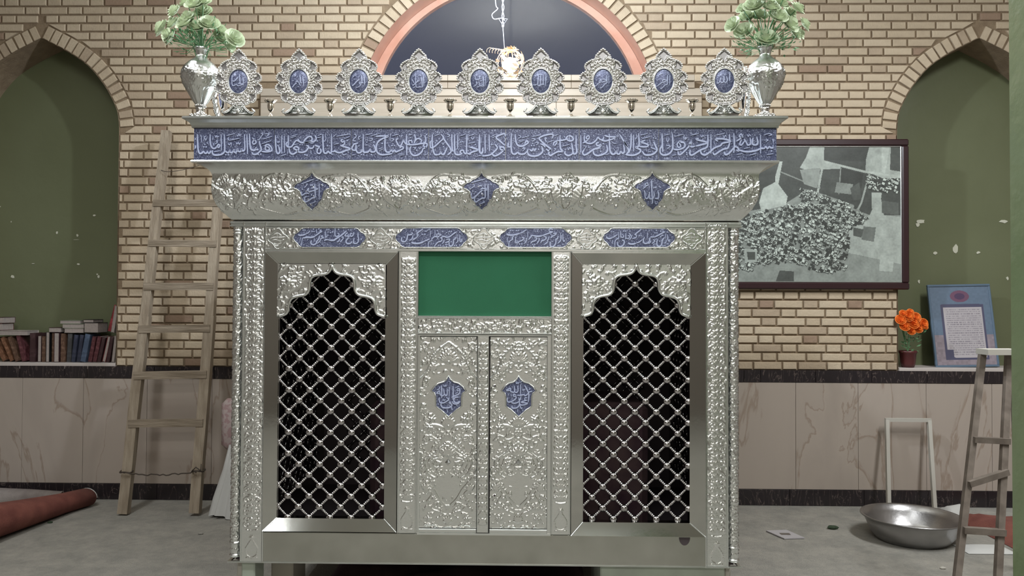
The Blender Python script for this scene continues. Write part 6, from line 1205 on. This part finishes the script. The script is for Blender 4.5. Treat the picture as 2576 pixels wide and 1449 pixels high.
# carpets
def roll(name, pts, radii, m, lab, endm, sq=.8):
    base = Vector((pts[0][0], pts[0][1], 0)); t = thing(name, base, lab, 'carpet'); b = MB(); n = 26; v = []; L_ = len(pts); g = random.Random(len(name))
    for k, (p, r) in enumerate(zip(pts, radii)):
        p = Vector(p); d = (Vector(pts[min(k+1, L_-1)])-Vector(pts[max(0, k-1)])).normalized(); sd = Vector((d.y, -d.x, 0)).normalized()
        for i in range(n): a = 2*math.pi*i/n; rr = r*(1+.03*math.sin(3*a+k)); v.append(p-base+sd*rr*1.15*math.cos(a)+Vector((0, 0, max(.002, r*sq*(1+math.sin(a))))))
    b.add(v, [(k*n+i, k*n+(i+1) % n, (k+1)*n+(i+1) % n, (k+1)*n+i) for k in range(L_-1) for i in range(n)]+[tuple(i for i in range(n)), tuple((L_-1)*n+i for i in range(n))]); obj('rolled_pile', b.me(True), m, t)
    d = (Vector(pts[0])-Vector(pts[1])).normalized(); sd = Vector((d.y, -d.x, 0)).normalized(); b = MB(); sp_ = []
    for i in range(70): a = i*.3; r = radii[0]*(1-i/80); sp_.append(d*.004+sd*r*1.1*math.cos(a)+Vector((0, 0, radii[0]*sq+r*sq*math.sin(a))))
    b.tube(sp_, .006, 5); obj('rolled_edge', b.me(True), endm, t, 'pale backing seen at the rolled end'); return t
roll('rolled_carpet', [(-3.02, 5.30, 0), (-3.08, 5.1, 0), (-3.13, 4.8, 0), (-3.2, 4.4, 0), (-3.28, 4.0, 0), (-3.35, 3.5, 0)], [.075, .082, .105, .14, .18, .2], M['red_carpet'], 'rolled faded red carpet lying along the left floor', M['white_cloth'])
roll('rolled_carpet', [(-3.22, 5.33, 0), (-3.4, 5.28, 0), (-3.8, 5.2, 0), (-4.2, 5.1, 0)], [.055, .07, .09, .1], M['grey_carpet'], 'grey-backed rolled carpet behind the red one at the far left', M['grey_carpet'])
def sheet(px, nx_, ny_, x0, x1, y0, y1, h, m, lab, cat='carpet', name='folded_carpet', seed=0):
    b = MB(); v = []; cx, cy = (x0+x1)/2, (y0+y1)/2
    for j in range(ny_):
        for i in range(nx_):
            x = x0+(x1-x0)*i/(nx_-1); y = y0+(y1-y0)*j/(ny_-1); e = min(i, nx_-1-i, j, ny_-1-j); v.append((x-cx, y-cy, .003+h*(.6+.5*noise.noise(Vector((x*4, y*4, seed))))*min(1, e/1.5)))
    b.add(v, [(j*nx_+i, j*nx_+i+1, (j+1)*nx_+i+1, (j+1)*nx_+i) for j in range(ny_-1) for i in range(nx_-1)]); o = obj(name, b.me(True), m, label=lab, loc=(cx, cy, 0)); o['category'] = cat
q = FL(2540, 1300); sheet(0, 16, 12, P(2462, 1290, 4.9).x, 3.6, 4.55, 5.2, .11, M['red_carpet'], 'faded red carpet heap on the floor behind the stepladder')
sheet(0, 10, 6, P(2392, 1290, 5.2).x, P(2450, 1290, 5.2).x, 5.2, 5.38, .10, M['white_cloth'], 'small whitish cloth heap against the skirting behind the stepladder', 'cloth', 'cloth_heap', 4)
sheet(0, 12, 8, P(2400, 1320, 4.6).x, P(2520, 1320, 4.6).x, 4.45, 4.62, .02, M['white_cloth'], 'pale cloth strip on the floor left of the red carpet heap', 'cloth', 'cloth_strip', 7)

# draped seat behind the left edge of the shrine
dx0 = P(530, 1260, 5.1).x; t = thing('draped_chair', (dx0+.28, 5.18, 0), 'chair with white frilled skirt and pink floral back, half hidden behind the shrine', 'chair'); b = MB(); v = []; n = 96; rowz = [(.46, .17, .13), (.30, .20, .14), (.12, .25, .17), (.012, .275, .185)]
for (z_, a_, c_) in rowz:
    for i in range(n):
        th = 2*math.pi*i/n; pl_ = 1+(.07 if z_ < .4 else .0)*math.sin(th*17)*(1-z_*1.4); s1, c1 = math.sin(th), math.cos(th)
        v.append((math.copysign(abs(c1)**.5, c1)*a_*pl_, math.copysign(abs(s1)**.5, s1)*c_*pl_, z_+(.012*math.sin(th*5) if z_ < .05 else 0)))
b.add(v, [(k*n+i, k*n+(i+1) % n, (k+1)*n+(i+1) % n, (k+1)*n+i) for k in range(3) for i in range(n)]+[tuple(range(n))]); obj('skirt', b.me(True), M['white_cloth'], t, 'white frilled skirt')
b = MB(); b.box(-.235, .20, -.06, .03, .42, .76, .035); obj('floral_back', b.me(True), M['pink_floral'], t, 'pink and white floral back cover')
b = MB()
for sx_ in (-.1, .1):
    for sy_ in (-.06, .06): b.box(sx_-.015, sx_+.015, sy_-.015, sy_+.015, 0, .42)
obj('legs', b.me(), M['map_frame'], t)
